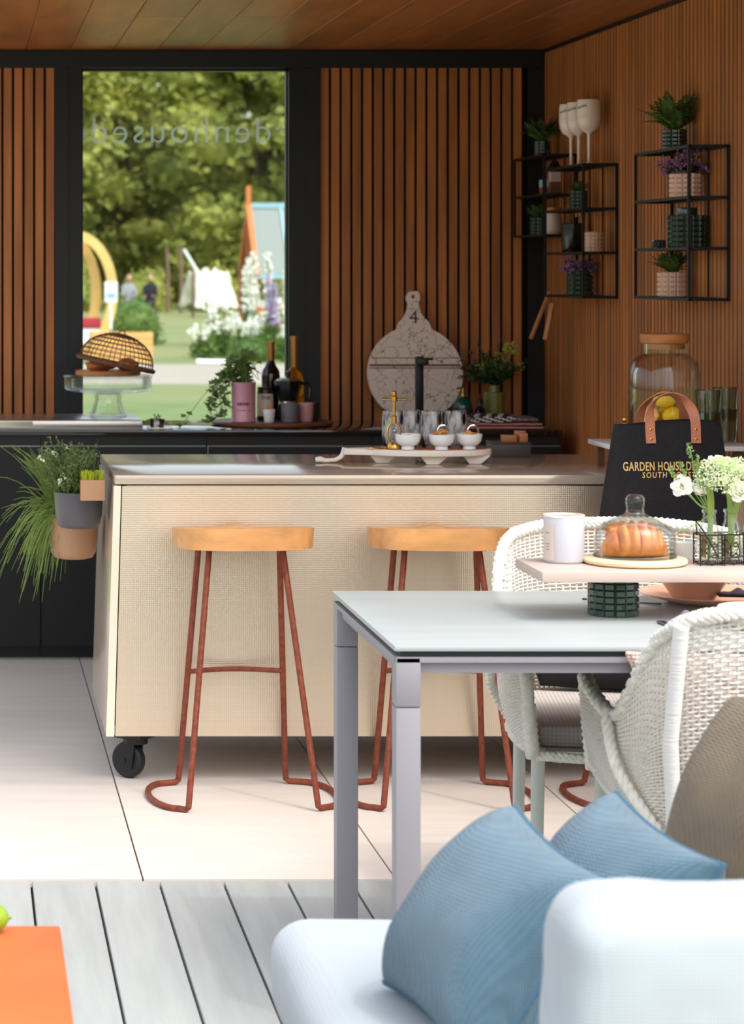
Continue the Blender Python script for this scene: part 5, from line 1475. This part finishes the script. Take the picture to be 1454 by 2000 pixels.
def blade(t, pts, w):
    P = spline(pts, 10); b = MB()
    for k in range(10):
        ww = w * math.sin(PI * min(1, .15 + .85 * (k + 0) / 10)); w2 = w * math.sin(PI * min(1, .15 + .85 * (k + 1) / 10))
        b.add([P[k] + Vector((-ww, 0, 0)), P[k] + Vector((ww, -.002, 0)), P[k + 1] + Vector((w2, -.002, 0)), P[k + 1] + Vector((-w2, 0, 0))], [(0, 1, 2, 3)])
    b.obj('leaf_blade', 'leaf_chive', t)
blade(t, [(0, 0, .03), (.0, -.005, .11), (-.012, -.02, .17)], .005)
blade(t, [(0, 0, .03), (.004, -.005, .12), (-.008, -.025, .19)], .0045)
t = B3[1]
f = rel(1, 1425, 905, .0); stemline(t, [(0, 0, .01), mid, f]); bloom(t, 'tulip', f, .026)
f = rel(1, 1405, 900, -.01); stemline(t, [(0, 0, .01), mid, f]); bloom(t, 'tulip', f, .022)
f = rel(1, 1412, 940, -.02); stemline(t, [(0, 0, .01), mid, f]); bloom(t, 'cluster', f, .036, n=560)
f = rel(1, 1440, 925, .0); stemline(t, [(0, 0, .01), mid, f]); bloom(t, 'cluster', f, .034, n=480)
blade(t, [(0, 0, .03), (.006, -.01, .11), (.05, -.03, .175)], .006); blade(t, [(0, 0, .03), (-.004, -.01, .11), (-.016, -.03, .15)], .006)
t = B3[2]
f = rel(2, 1448, 958, -.03); stemline(t, [(0, 0, .01), mid, f]); bloom(t, 'rose', f, .020, aim=(-.1, -.8, .6))
f = rel(2, 1465, 915, .0); stemline(t, [(0, 0, .01), mid, f]); bloom(t, 'tulip', f, .028)
f = rel(2, 1490, 940, .0); stemline(t, [(0, 0, .01), mid, f]); bloom(t, 'cluster', f, .036, n=420)
blade(t, [(0, 0, .03), (.0, -.01, .11), (.03, -.03, .20)], .006)

# place settings
p = on(1385, 1163, TZ); p.y = 5.46; p.x = (1388 - PX) / FPX * 5.46
t = thing('dinner_plate', 'wide blush pink plate behind the raised plank', 'plate', (p.x, p.y, TZ))
MB().lathe([(.0001, 0), (.085, 0), (.090, .003), (.146, .018), (.148, .020), (.145, .0205), (.090, .0065), (.0001, .005)], 56).obj('plate', 'plate_pink', t, smooth=50)
MB().lathe([(.1455, .0185), (.1488, .0195), (.1475, .0215), (.1450, .0205)], 56, closed=True).obj('rim', 'plate_pink', t)
t = thing('soup_bowl', 'blush pink bowl standing on the pink plate', 'bowl', (at(1356, 1150, 5.45).x, 5.45, TZ + .0055))
MB().lathe([(.0001, 0), (.040, 0), (.042, .003), (.072, .045), (.074, .048), (.071, .048), (.040, .007), (.0001, .006)], 44).obj('bowl', 'plate_pink', t, smooth=50)
MB().lathe([(.0705, .0465), (.0748, .0478), (.0738, .0500), (.0705, .0490)], 44, closed=True).obj('rim', 'plate_pink', t)
t = thing('soup_bowl', 'cream bowl near the table edge behind the woven chair back', 'bowl', (at(1492, 1190, 5.06).x, 5.06, TZ))
MB().lathe([(.0001, 0), (.055, 0), (.058, .003), (.083, .036), (.086, .040), (.083, .0405), (.055, .006), (.0001, .005)], 44).obj('bowl', 'bowl_cream', t, smooth=50)
MB().lathe([(.0825, .0385), (.0868, .0395), (.0858, .0418), (.0825, .0412)], 44, closed=True).obj('rim', 'bowl_cream', t)
def napkin(label, x, y, rz, z=TZ, s=1.0, up=.03):
    t = thing('napkin', label, 'napkin', (x, y, z), rz, 'dark linen napkins'); b = MB()
    vs = []; fs = []; N = 12
    for j in range(N + 1):
        for i in range(N + 1):
            a = -1 + 2 * i / N; c = -1 + 2 * j / N
            vs.append((a * .055 * s, c * .035 * s, .006 + up * math.exp(-((a - .25) ** 2) * 5 - (c - .3) ** 2 * 3) * s + .0012 * math.sin(9 * a)))
    for j in range(N):
        for i in range(N): q = j * (N + 1) + i; fs.append((q, q + 1, q + N + 2, q + N + 1))
    o = b.add(vs, fs).obj('cloth', 'napkin', t, smooth=70); sol = o.modifiers.new('thickness', 'SOLIDIFY'); sol.thickness = .0025
    MB().box(-.055 * s, -.036 * s, .0, .05 * s, .033 * s, .0062).obj('fold', 'cutlery', t, bevel=.002)
    return t
q = on(1334, 1222, TZ); napkin('dark napkin folded on the table edge by the woven chair', q.x + .003, q.y + .01, .1, TZ, .78, .028)
q = at(1436, 1158, 5.40); napkin('dark napkin laid on the rim of the pink plate', q.x + .0, 5.40, -.15, TZ + .020, .65, .016)
q = on(1152, 1173, TZ)
t = thing('knife', 'dark table knife behind the green glass vase', 'knife', (q.x + .02, q.y, TZ), -.5)
MB().box(-.035, -.005, 0, .05, .005, .003).obj('handle', 'cutlery', t, bevel=.001); MB().box(.0502, -.0055, .0005, .13, .0055, .002).obj('blade', 'cutlery', t, smooth=0)

# ---------------------------------------------------------------- garden beyond the window
GZ = -.1
def crown_mesh(seed, rad, hgt, zb, n, name, m, lsize, blobs=34):
    rnd = random.Random(seed); b = MB()
    cs_ = []
    for k in range(blobs):
        a = rnd.uniform(0, 2 * PI); z = rnd.uniform(0, 1); r = rad * math.sqrt(max(.05, 1 - (2 * z - .9) ** 2 * .75)) * rnd.uniform(.35, .95)
        cs_.append((Vector((r * math.cos(a), r * math.sin(a), zb + hgt * z)), rad * rnd.uniform(.22, .40)))
    for k in range(n):
        c, r = cs_[rnd.randrange(blobs)]
        while True:
            d = Vector((rnd.uniform(-1, 1), rnd.uniform(-1, 1), rnd.uniform(-.7, 1)))
            if .1 < d.length < 1: break
        d.normalize()
        s = lsize * rnd.uniform(.6, 1.3)
        q = Vector((rnd.uniform(-1, 1), rnd.uniform(-1, 1), rnd.uniform(-1, .4))) + d * .5
        b.leaf(c + Vector((d.x * 1.25, d.y * 1.25, d.z * .75)) * r * rnd.uniform(.8, 1.06), q, Vector((rnd.uniform(-1, 1), rnd.uniform(-1, 1), rnd.uniform(-1, 1))), s, s * .8, .15)
    core = MB()
    for c, r in cs_: core.ellipsoid(c, r * .95, r * .95, r * .55, 8, 6)
    return b.mesh(name, m, 0), core.mesh('inner_branches', 'tree_leaf', 60)
crowns = [crown_mesh(11 + k, 3.05, 11.0, 1.5, 9500, 'crown', 'tree_leaf', .40, 60) for k in range(2)]
tt = [(-6.5, 97), (2.2, 97), (10.9, 97), (19.6, 97), (28.3, 97), (-2.2, 105.5), (6.5, 105.5), (15.2, 105.5)]
names = ['tall leafy tree left of the hoop, mostly behind the wall', 'tall leafy tree standing behind the curved wooden hoops', 'tall leafy tree standing behind the greenhouse gable', 'tall leafy tree past the far end of the greenhouse',
         'tall leafy tree at the very end of the front row', 'tall leafy tree of the second row, far behind the hoops', 'tall leafy tree of the second row, behind the white stall', 'tall leafy tree of the second row, behind the greenhouse roof']
for k, (x, y) in enumerate(tt):
    t = thing('garden_tree', names[k], 'tree', (x, y, GZ), k * 1.3, 'trees at the end of the garden')
    cm, core = crowns[k % 2]
    o = link('crown', cm, t); o['kind'] = 'stuff'; link('inner_branches', core, t)
    MB().tube([(0, 0, 0), (.1, .1, 1.6), (0, .2, 3.2), (.2, 0, 6)], [.16, .13, .11, .07], 10).obj('trunk', 'bark', t)
# hedge that closes the garden behind the trees
b = MB(); rnd = random.Random(5)
for k in range(9000):
    x = rnd.uniform(-34, 52); z = rnd.uniform(0, 8.2) ; y = 113.4 + .5 * math.sin(x * .9) + .4 * math.sin(z * 1.3 + x)
    b.leaf((x, y, z + GZ), (rnd.uniform(-1, 1), -.4, rnd.uniform(-1, .5)), (rnd.uniform(-1, 1), 0, rnd.uniform(-1, 1)), rnd.uniform(.4, .8), rnd.uniform(.3, .5), .15)
hg = thing('boundary_hedge', 'tall dense hedge closing the garden behind the trees', 'hedge', (0, 0, 0))
b.obj('foliage', 'tree_leaf', hg, smooth=0)['kind'] = 'stuff'
MB().box(-34, 114, GZ, 52, 116, 7.9).obj('inner_branches', 'tree_leaf', hg, smooth=0)
# thin bare trunks in front of the trees
for k, px in enumerate((327, 353)):
    p = at(px, 560, 88); t = thing('young_tree', ['slim pale trunk of a young tree beside the seated people', 'slim pale trunk of a young tree beside the white tarpaulin'][k], 'tree', (p.x, 88, GZ), 0, 'young trees')
    MB().tube([(0, 0, 0), (.03, 0, 1.2), (-.02, 0, 2.3)], [.07, .06, .05], 8).obj('trunk', 'bark', t)
    b = MB(); bunch(b, (0, 0, 2.35), .12, 40, .1); b.obj('crown', 'tree_leaf', t, smooth=0)['kind'] = 'stuff'
# low hedges that close the lawn
def shrub(label, px, Y, w, h_, m='shrub_leaf', n=900, ls=.10, z0=None, group='garden shrubs'):
    p = at(px, 600, Y); t = thing('garden_shrub', label, 'shrub', (p.x, Y, GZ if z0 is None else z0), 0, group)
    b = MB()
    for k in range(n):
        d = rdir(-.1); q = Vector((d.x * w, d.y * w * .7, abs(d.z) * h_)) * R(.75, 1.04)
        b.leaf(q, rdir() + d * .5, rdir(), ls * R(.6, 1.3), ls * .7)
    b.obj('foliage', m, t, smooth=0)['kind'] = 'stuff'
    c = MB(); c.ellipsoid((0, 0, h_ * .35), w * .86, w * .6, h_ * .55, 14, 8); c.obj('inner_branches', m, t)
    return t
shrub('low dark hedge clump under the trees behind the people', 285, 91, .9, 1.5, 'tree_leaf', 800, .2)
shrub('low dark hedge clump under the trees by the white tarpaulin', 420, 91, .9, 1.6, 'tree_leaf', 800, .2)
shrub('low dark hedge clump under the trees by the greenhouse', 555, 91, .9, 1.7, 'tree_leaf', 800, .2)
shrub('low dark hedge clump under the trees by the hoops', 150, 91, .9, 1.6, 'tree_leaf', 800, .2)
# flower border
def border(label, px, Y, h_, w, kind, group):
    p = at(px, 690, Y); t = thing('border_plant', label, 'plant', (p.x, Y, GZ), 0, group)
    b = MB(); f = MB()
    for k in range(260):
        d = rdir(0); q = Vector((d.x * w, d.y * w, d.z * h_ * .62)) * R(.5, 1); b.leaf(q, rdir() + Vector((0, 0, .7)), rdir(), R(.10, .16), .06)
    if kind == 'spire':
        for s in range(3):
            x, y = R(-w, w) * .5, R(-w, w) * .5; L = h_ * R(.85, 1.1)
            b.tube([(x, y, 0), (x, y, L)], .012, 5)
            for q in range(60): z = R(.45, 1) * L; r = .07 * (1.2 - z / L); f.leaf((x + R(-r, r), y + R(-r, r), z), rdir(), rdir(), .09, .08)
    else:
        for s in range(6):
            d = rdir(.1); c = Vector((d.x * w * .95, d.y * w * .95, h_ * R(.5, 1)))
            b.tube([(c.x * .3, c.y * .3, 0), c], .008, 4)
            for q in range(12): f.leaf(c + rdir() * .07, rdir(), rdir(), .10, .09)
    b.obj('foliage', 'bed_leaf', t, smooth=0)['kind'] = 'stuff'
    fm = 'flower_lilac' if 'lilac' in label else 'flower_white'
    f.obj('blossom', fm, t, smooth=0)['kind'] = 'stuff'
specs = [(400, 44.4, .6, .22, 'dot'), (475, 44.4, .7, .22, 'dot'), (550, 44.4, .6, .22, 'dot'), (437, 45.1, .85, .22, 'dot'), (512, 45.1, .8, .22, 'dot'), (590, 45.1, .9, .22, 'dot'), (420, 45.8, .95, .22, 'dot'), (495, 45.8, 1.1, .22, 'dot'), (570, 45.8, 1.0, .22, 'dot')]
for s in specs: border('white flowering plant in the border before the greenhouse', s[0], s[1], s[2], s[3], s[4], 'white border plants')
for px, Y, h_ in ((486, 46.7, 1.75), (530, 46.7, 1.65), (575, 46.7, 1.7), (490, 47.6, 1.75), (562, 47.6, 1.55)): border('tall white flower spires in the border before the greenhouse', px, Y, h_, .15, 'spire', 'white flower spires')
for px, Y, h_ in ((530, 43.7, 1.3), (580, 43.7, 1.2)): border('tall lilac flower spires in the border before the greenhouse', px, Y, h_, .15, 'spire', 'lilac flower spires')
shrub('round dark green shrub at the front of the flower border', 490, 42.7, .34, .40, 'shrub_leaf', 700, .07)
shrub('round dark green shrub by the lilac spires', 592, 42.7, .34, .5, 'shrub_leaf', 700, .07)
# white tarpaulin with a slanting pole
p = at(415, 600, 80)
t = thing('covered_stall', 'white sheeted stall with a slanting pole on the lawn', 'stall', (p.x, 80, GZ), .2)
vs = []; fs = []; N = 14
for j in range(N + 1):
    for i in range(N + 1):
        a = -1 + 2 * i / N; c = j / N
        k = noise.noise(Vector((a * 2, c * 3, 1))) * .12
        vs.append((a * (.48 + .2 * (1 - c)) , -.5 * (1 - c) + k, .35 + 1.1 * c + .25 * noise.noise(Vector((a * 3, 5, 0)))))
for j in range(N):
    for i in range(N): q = j * (N + 1) + i; fs.append((q, q + 1, q + N + 2, q + N + 1))
o = MB().add(vs, fs).obj('sheet', 'tarp', t, smooth=70); sol = o.modifiers.new('thickness', 'SOLIDIFY'); sol.thickness = .03
vs2 = [(x, .9 - y, z) for x, y, z in vs]
o = MB().add(vs2, fs).obj('sheet', 'tarp', t, smooth=70); sol = o.modifiers.new('thickness', 'SOLIDIFY'); sol.thickness = .03
MB().tube([(-.35, .2, 1.3), (-.85, .2, 2.1)], .05, 8).obj('pole', 'sign_white', t)
for x in (-.5, .5): MB().tube([(x, .4, 0), (x, .4, 1.5)], .04, 8).obj('post', 'bark', t)
# greenhouse
gy = 50.0
def gp(px, py, Y): q = at(px, py, Y); return q
gl = at(501, 600, gy).x; gr = gl + 4.2
gh = thing('greenhouse', 'cedar greenhouse with a pale glazed roof', 'greenhouse', (gl + 2.1, gy + 1.4, GZ))
O = Vector(gh.location)
ez, rzg = at(0, 530, gy).z, at(0, 405, gy + 1.4).z
W = 2.8
def lp(b): return loc(b)
for x in (gl, gr):
    lp(MB().box(x - .05, gy - .05, GZ, x + .05, gy + .06, ez)).obj('corner_post', 'cedar', gh, smooth=0)
    lp(MB().box(x - .05, gy + W - .06, GZ, x + .05, gy + W + .05, ez)).obj('corner_post', 'cedar', gh, smooth=0)
    lp(MB().box(x - .045, gy + W / 2 - .05, GZ, x + .045, gy + W / 2 + .05, rzg + .42)).obj('gable_post', 'cedar', gh, smooth=0)
    for s in (0, 1):
        ya, yb = (gy - .12, gy + W / 2) if s == 0 else (gy + W + .12, gy + W / 2)
        za = ez - .11
        d = Vector((0, yb - ya, rzg - za)); lp(MB().obox(Vector((x, (ya + yb) / 2, (za + rzg) / 2)), Vector((.05, 0, 0)), d / 2, Vector((0, -d.z, d.y)).normalized() * .07)).obj('bargeboard', 'cedar', gh, smooth=0)
    for k in range(5):
        za = GZ + .02 + k * .16
        lp(MB().box(x - .025, gy + .06, za, x + .025, gy + W - .06, za + .15)).obj('cladding_board', 'cedar', gh, smooth=0)
    lp(MB().add([(x, gy + .06, GZ + .85), (x, gy + W - .06, GZ + .85), (x, gy + W - .06, ez), (x, gy + W / 2, rzg - .05), (x, gy + .06, ez)], [(0, 1, 2, 3, 4)])).obj('gable_pane', 'pane_glass', gh, smooth=0)
for k in range(7):
    x0, x1 = gl + .05 + k * .59, gl + .05 + (k + 1) * .59 - .03
    for s in (-1, 1):
        ya = gy - .06 if s < 0 else gy + W + .06
        lp(MB().add([(x0, ya, ez - .05), (x1, ya, ez - .05), (x1, gy + W / 2, rzg - .02), (x0, gy + W / 2, rzg - .02), (x0, ya, ez - .03), (x1, ya, ez - .03), (x1, gy + W / 2, rzg), (x0, gy + W / 2, rzg)],
                    [(0, 3, 2, 1), (4, 5, 6, 7), (0, 1, 5, 4), (1, 2, 6, 5), (2, 3, 7, 6), (3, 0, 4, 7)])).obj('roof_pane', 'greenhouse_pane', gh, smooth=0)
        d = Vector((0, gy + W / 2 - ya, rzg - ez + .04)); lp(MB().obox(Vector((x0 - .015, (ya + gy + W / 2) / 2, (rzg + ez - .03) / 2)), Vector((.02, 0, 0)), d / 2, Vector((0, -d.z, d.y)).normalized() * .03 * s)).obj('glazing_bar', 'greenhouse_blue', gh, smooth=0)
    lp(MB().add([(x0, gy, GZ + .85), (x1, gy, GZ + .85), (x1, gy, ez - .05), (x0, gy, ez - .05)], [(0, 1, 2, 3)])).obj('side_pane', 'pane_glass', gh, smooth=0)
    lp(MB().box(x0, gy - .03, GZ, x1, gy + .03, GZ + .84)).obj('cladding_panel', 'cedar', gh, smooth=0)
lp(MB().box(gl + .05, gy + W / 2 - .05, rzg - .02, gr, gy + W / 2 + .05, rzg + .09)).obj('ridge', 'greenhouse_blue', gh, smooth=0)
for y in (gy - .1, gy + W + .1): lp(MB().box(gl, y - .04, ez - .14, gr, y + .04, ez - .04)).obj('gutter', 'greenhouse_blue', gh, smooth=0)
# wooden hoops, sign, planters
HY = 46.0
hp = at(148, 572, HY); hu = HY / FPX
hoop = thing('hoop_sculpture', 'pair of big curved wooden hoops standing on the grass', 'sculpture', (hp.x, HY, GZ))
for dx, ry, yy in ((0, 72 * hu, 0), (-24 * hu, 66 * hu, .35)):
    zc2 = hp.z - GZ; 
    pts = [(dx + ry * math.cos(k * PI / 24), yy, zc2 + 112 * hu * math.sin(k * PI / 24)) for k in range(48)]
    vs = []; fs = []
    for k, (x, y, z) in enumerate(pts):
        a = k * PI / 24
        for dr, dy in ((-.085, -.1), (.085, -.1), (.085, .1), (-.085, .1)): vs.append((x + dr * math.cos(a), y + dy, z + dr * math.sin(a)))
    for k in range(48):
        for q in range(4): fs.append((k * 4 + q, k * 4 + (q + 1) % 4, ((k + 1) % 48) * 4 + (q + 1) % 4, ((k + 1) % 48) * 4 + q))
    MB().add(vs, fs).obj('hoop', 'hoop_wood', hoop)
MB().box(-.7, -.2, 0, .5, .6, zc2 - 112 * hu).obj('plinth', 'planter_wood', hoop, smooth=0)
p = at(217, 570, 44.5)
t = thing('garden_sign', 'small white notice on a thin post beside the hoops', 'sign', (p.x, 44.5, GZ))
MB().box(-.11, -.015, p.z - GZ - .175, .11, .015, p.z - GZ + .175).obj('board', 'sign_white', t, smooth=0)
MB().box(-.08, -.017, p.z - GZ - .11, .08, -.0155, p.z - GZ - .02).obj('printed_panel', 'greenhouse_blue', t, smooth=0)
MB().box(-.02, -.0148, 0, .02, .0148, p.z - GZ - .175).obj('post', 'sign_white', t, smooth=0)
p0, p1 = at(178, 648, 42), at(299, 648, 42)
pl_ = thing('garden_planter', 'tall yellow wooden planter behind the willow dome', 'planter', ((p0.x + p1.x) / 2, 42.3, GZ))
hw = (p1.x - p0.x) / 2
for k in range(5):
    z0_, z1_ = k * (p0.z - GZ) / 5, (k + 1) * (p0.z - GZ) / 5 - .006
    MB().box(-hw, -.3, z0_, hw, .3, z1_).obj('plank', 'planter_wood', pl_, smooth=0)
shrub('pale leafed shrub growing in the yellow planter', 264, 42.3, .34, .40, 'bed_leaf', 600, .07, GZ + (p0.z - GZ))
shrub('blue green rounded shrub on the lawn beyond the planter', 262, 52, .6, 1.0, 'shrub_leaf', 700, .07)
# two people seated far off on the lawn
def person(label, px, Y, top, skinm, rz):
    p = at(px, 600, Y); t = thing('person', label, 'person', (p.x, Y, GZ), rz)
    V = [(0, 0, .45), (0, .02, .70), (0, .02, .95), (0, 0, 1.06), (.17, 0, .93), (.22, -.10, .68), (.12, -.30, .62), (-.17, 0, .93), (-.22, -.10, .68), (-.12, -.30, .62), (.10, -.05, .43), (.12, -.45, .46), (.12, -.46, .06), (.12, -.60, .03), (-.10, -.05, .43), (-.12, -.45, .46), (-.12, -.46, .06), (-.12, -.60, .03)]
    E_ = [(0, 1), (1, 2), (2, 3), (2, 4), (4, 5), (5, 6), (2, 7), (7, 8), (8, 9), (0, 10), (10, 11), (11, 12), (12, 13), (0, 14), (14, 15), (15, 16), (16, 17)]
    rad = [.16, .14, .13, .055, .065, .05, .035, .065, .05, .035, .09, .07, .045, .04, .09, .07, .045, .04]
    me = bpy.data.meshes.new('body'); me.from_pydata(V, E_, []); me.materials.append(MATS[top])
    o = link('body', me, t); md = o.modifiers.new('skin', 'SKIN')
    for k, v in enumerate(me.skin_vertices[0].data): v.radius = (rad[k], rad[k]); v.use_root = (k == 0)
    o.modifiers.new('sub', 'SUBSURF').levels = 1
    b = MB(); b.ellipsoid((0, -.02, 1.20), .085, .10, .12, 14, 10); b.ellipsoid((0, -.12, 1.19), .018, .02, .022, 8, 6)
    for s in (-1, 1): b.ellipsoid((s * .086, 0, 1.19), .015, .02, .03, 8, 6); b.ellipsoid((s * .12, -.33, .62), .035, .05, .03, 8, 6)
    b.obj('head', 'skin', t); c = MB(); c.ellipsoid((0, .02, 1.235), .095, .10, .105, 14, 10); c.obj('hair', 'cloth_dark', t)
    s_ = thing('garden_chair', 'plain garden seat under the person in ' + ('grey' if top == 'cloth_grey' else 'dark clothes'), 'chair', (p.x, Y, GZ), rz)
    MB().box(-.22, -.22, .255, .22, .22, .295).obj('seat', 'bark', s_, smooth=0)
    for x in (-.2, .16):
        for y in (-.2, .16): MB().box(x, y, 0, x + .04, y + .04, .255).obj('leg', 'bark', s_, smooth=0)
    return t
person('person in a grey top sitting on the far lawn', 252, 84, 'cloth_grey', 'skin', .1)
person('person in dark clothes sitting on the far lawn', 294, 84, 'cloth_dark', 'skin', -.2)
t = thing('parked_cart', 'red and white cart beside the hoops', 'cart', (at(165, 640, 45).x, 45, GZ))
MB().box(-.25, -.3, .25, .25, .3, .50).obj('tub', 'sign_white', t, smooth=0); MB().box(-.27, -.32, .502, .27, .32, .68).obj('cover', 'red_cloth', t, bevel=.02)
for s in (-1, 1): MB().tube([(s * .22, -.31, .14), (s * .22, .31, .14)], .14, 14).obj('wheel', 'black_rubber', t)
p = at(418, 690, 42.2)
tag(MB().add([(-.30, -.12, 0), (.30, -.12, 0), (.30, .12, 0), (-.30, .12, 0), (-.28, -.10, .07), (.26, -.10, .05), (.26, .10, .05), (-.28, .10, .07)], [(0, 3, 2, 1), (4, 5, 6, 7), (0, 1, 5, 4), (1, 2, 6, 5), (2, 3, 7, 6), (3, 0, 4, 7)]).obj('stone_slab', 'sign_white', None, (p.x, 42.2, GZ), bevel=.01), 'white stone slab at the front edge of the flower border', 'stone')
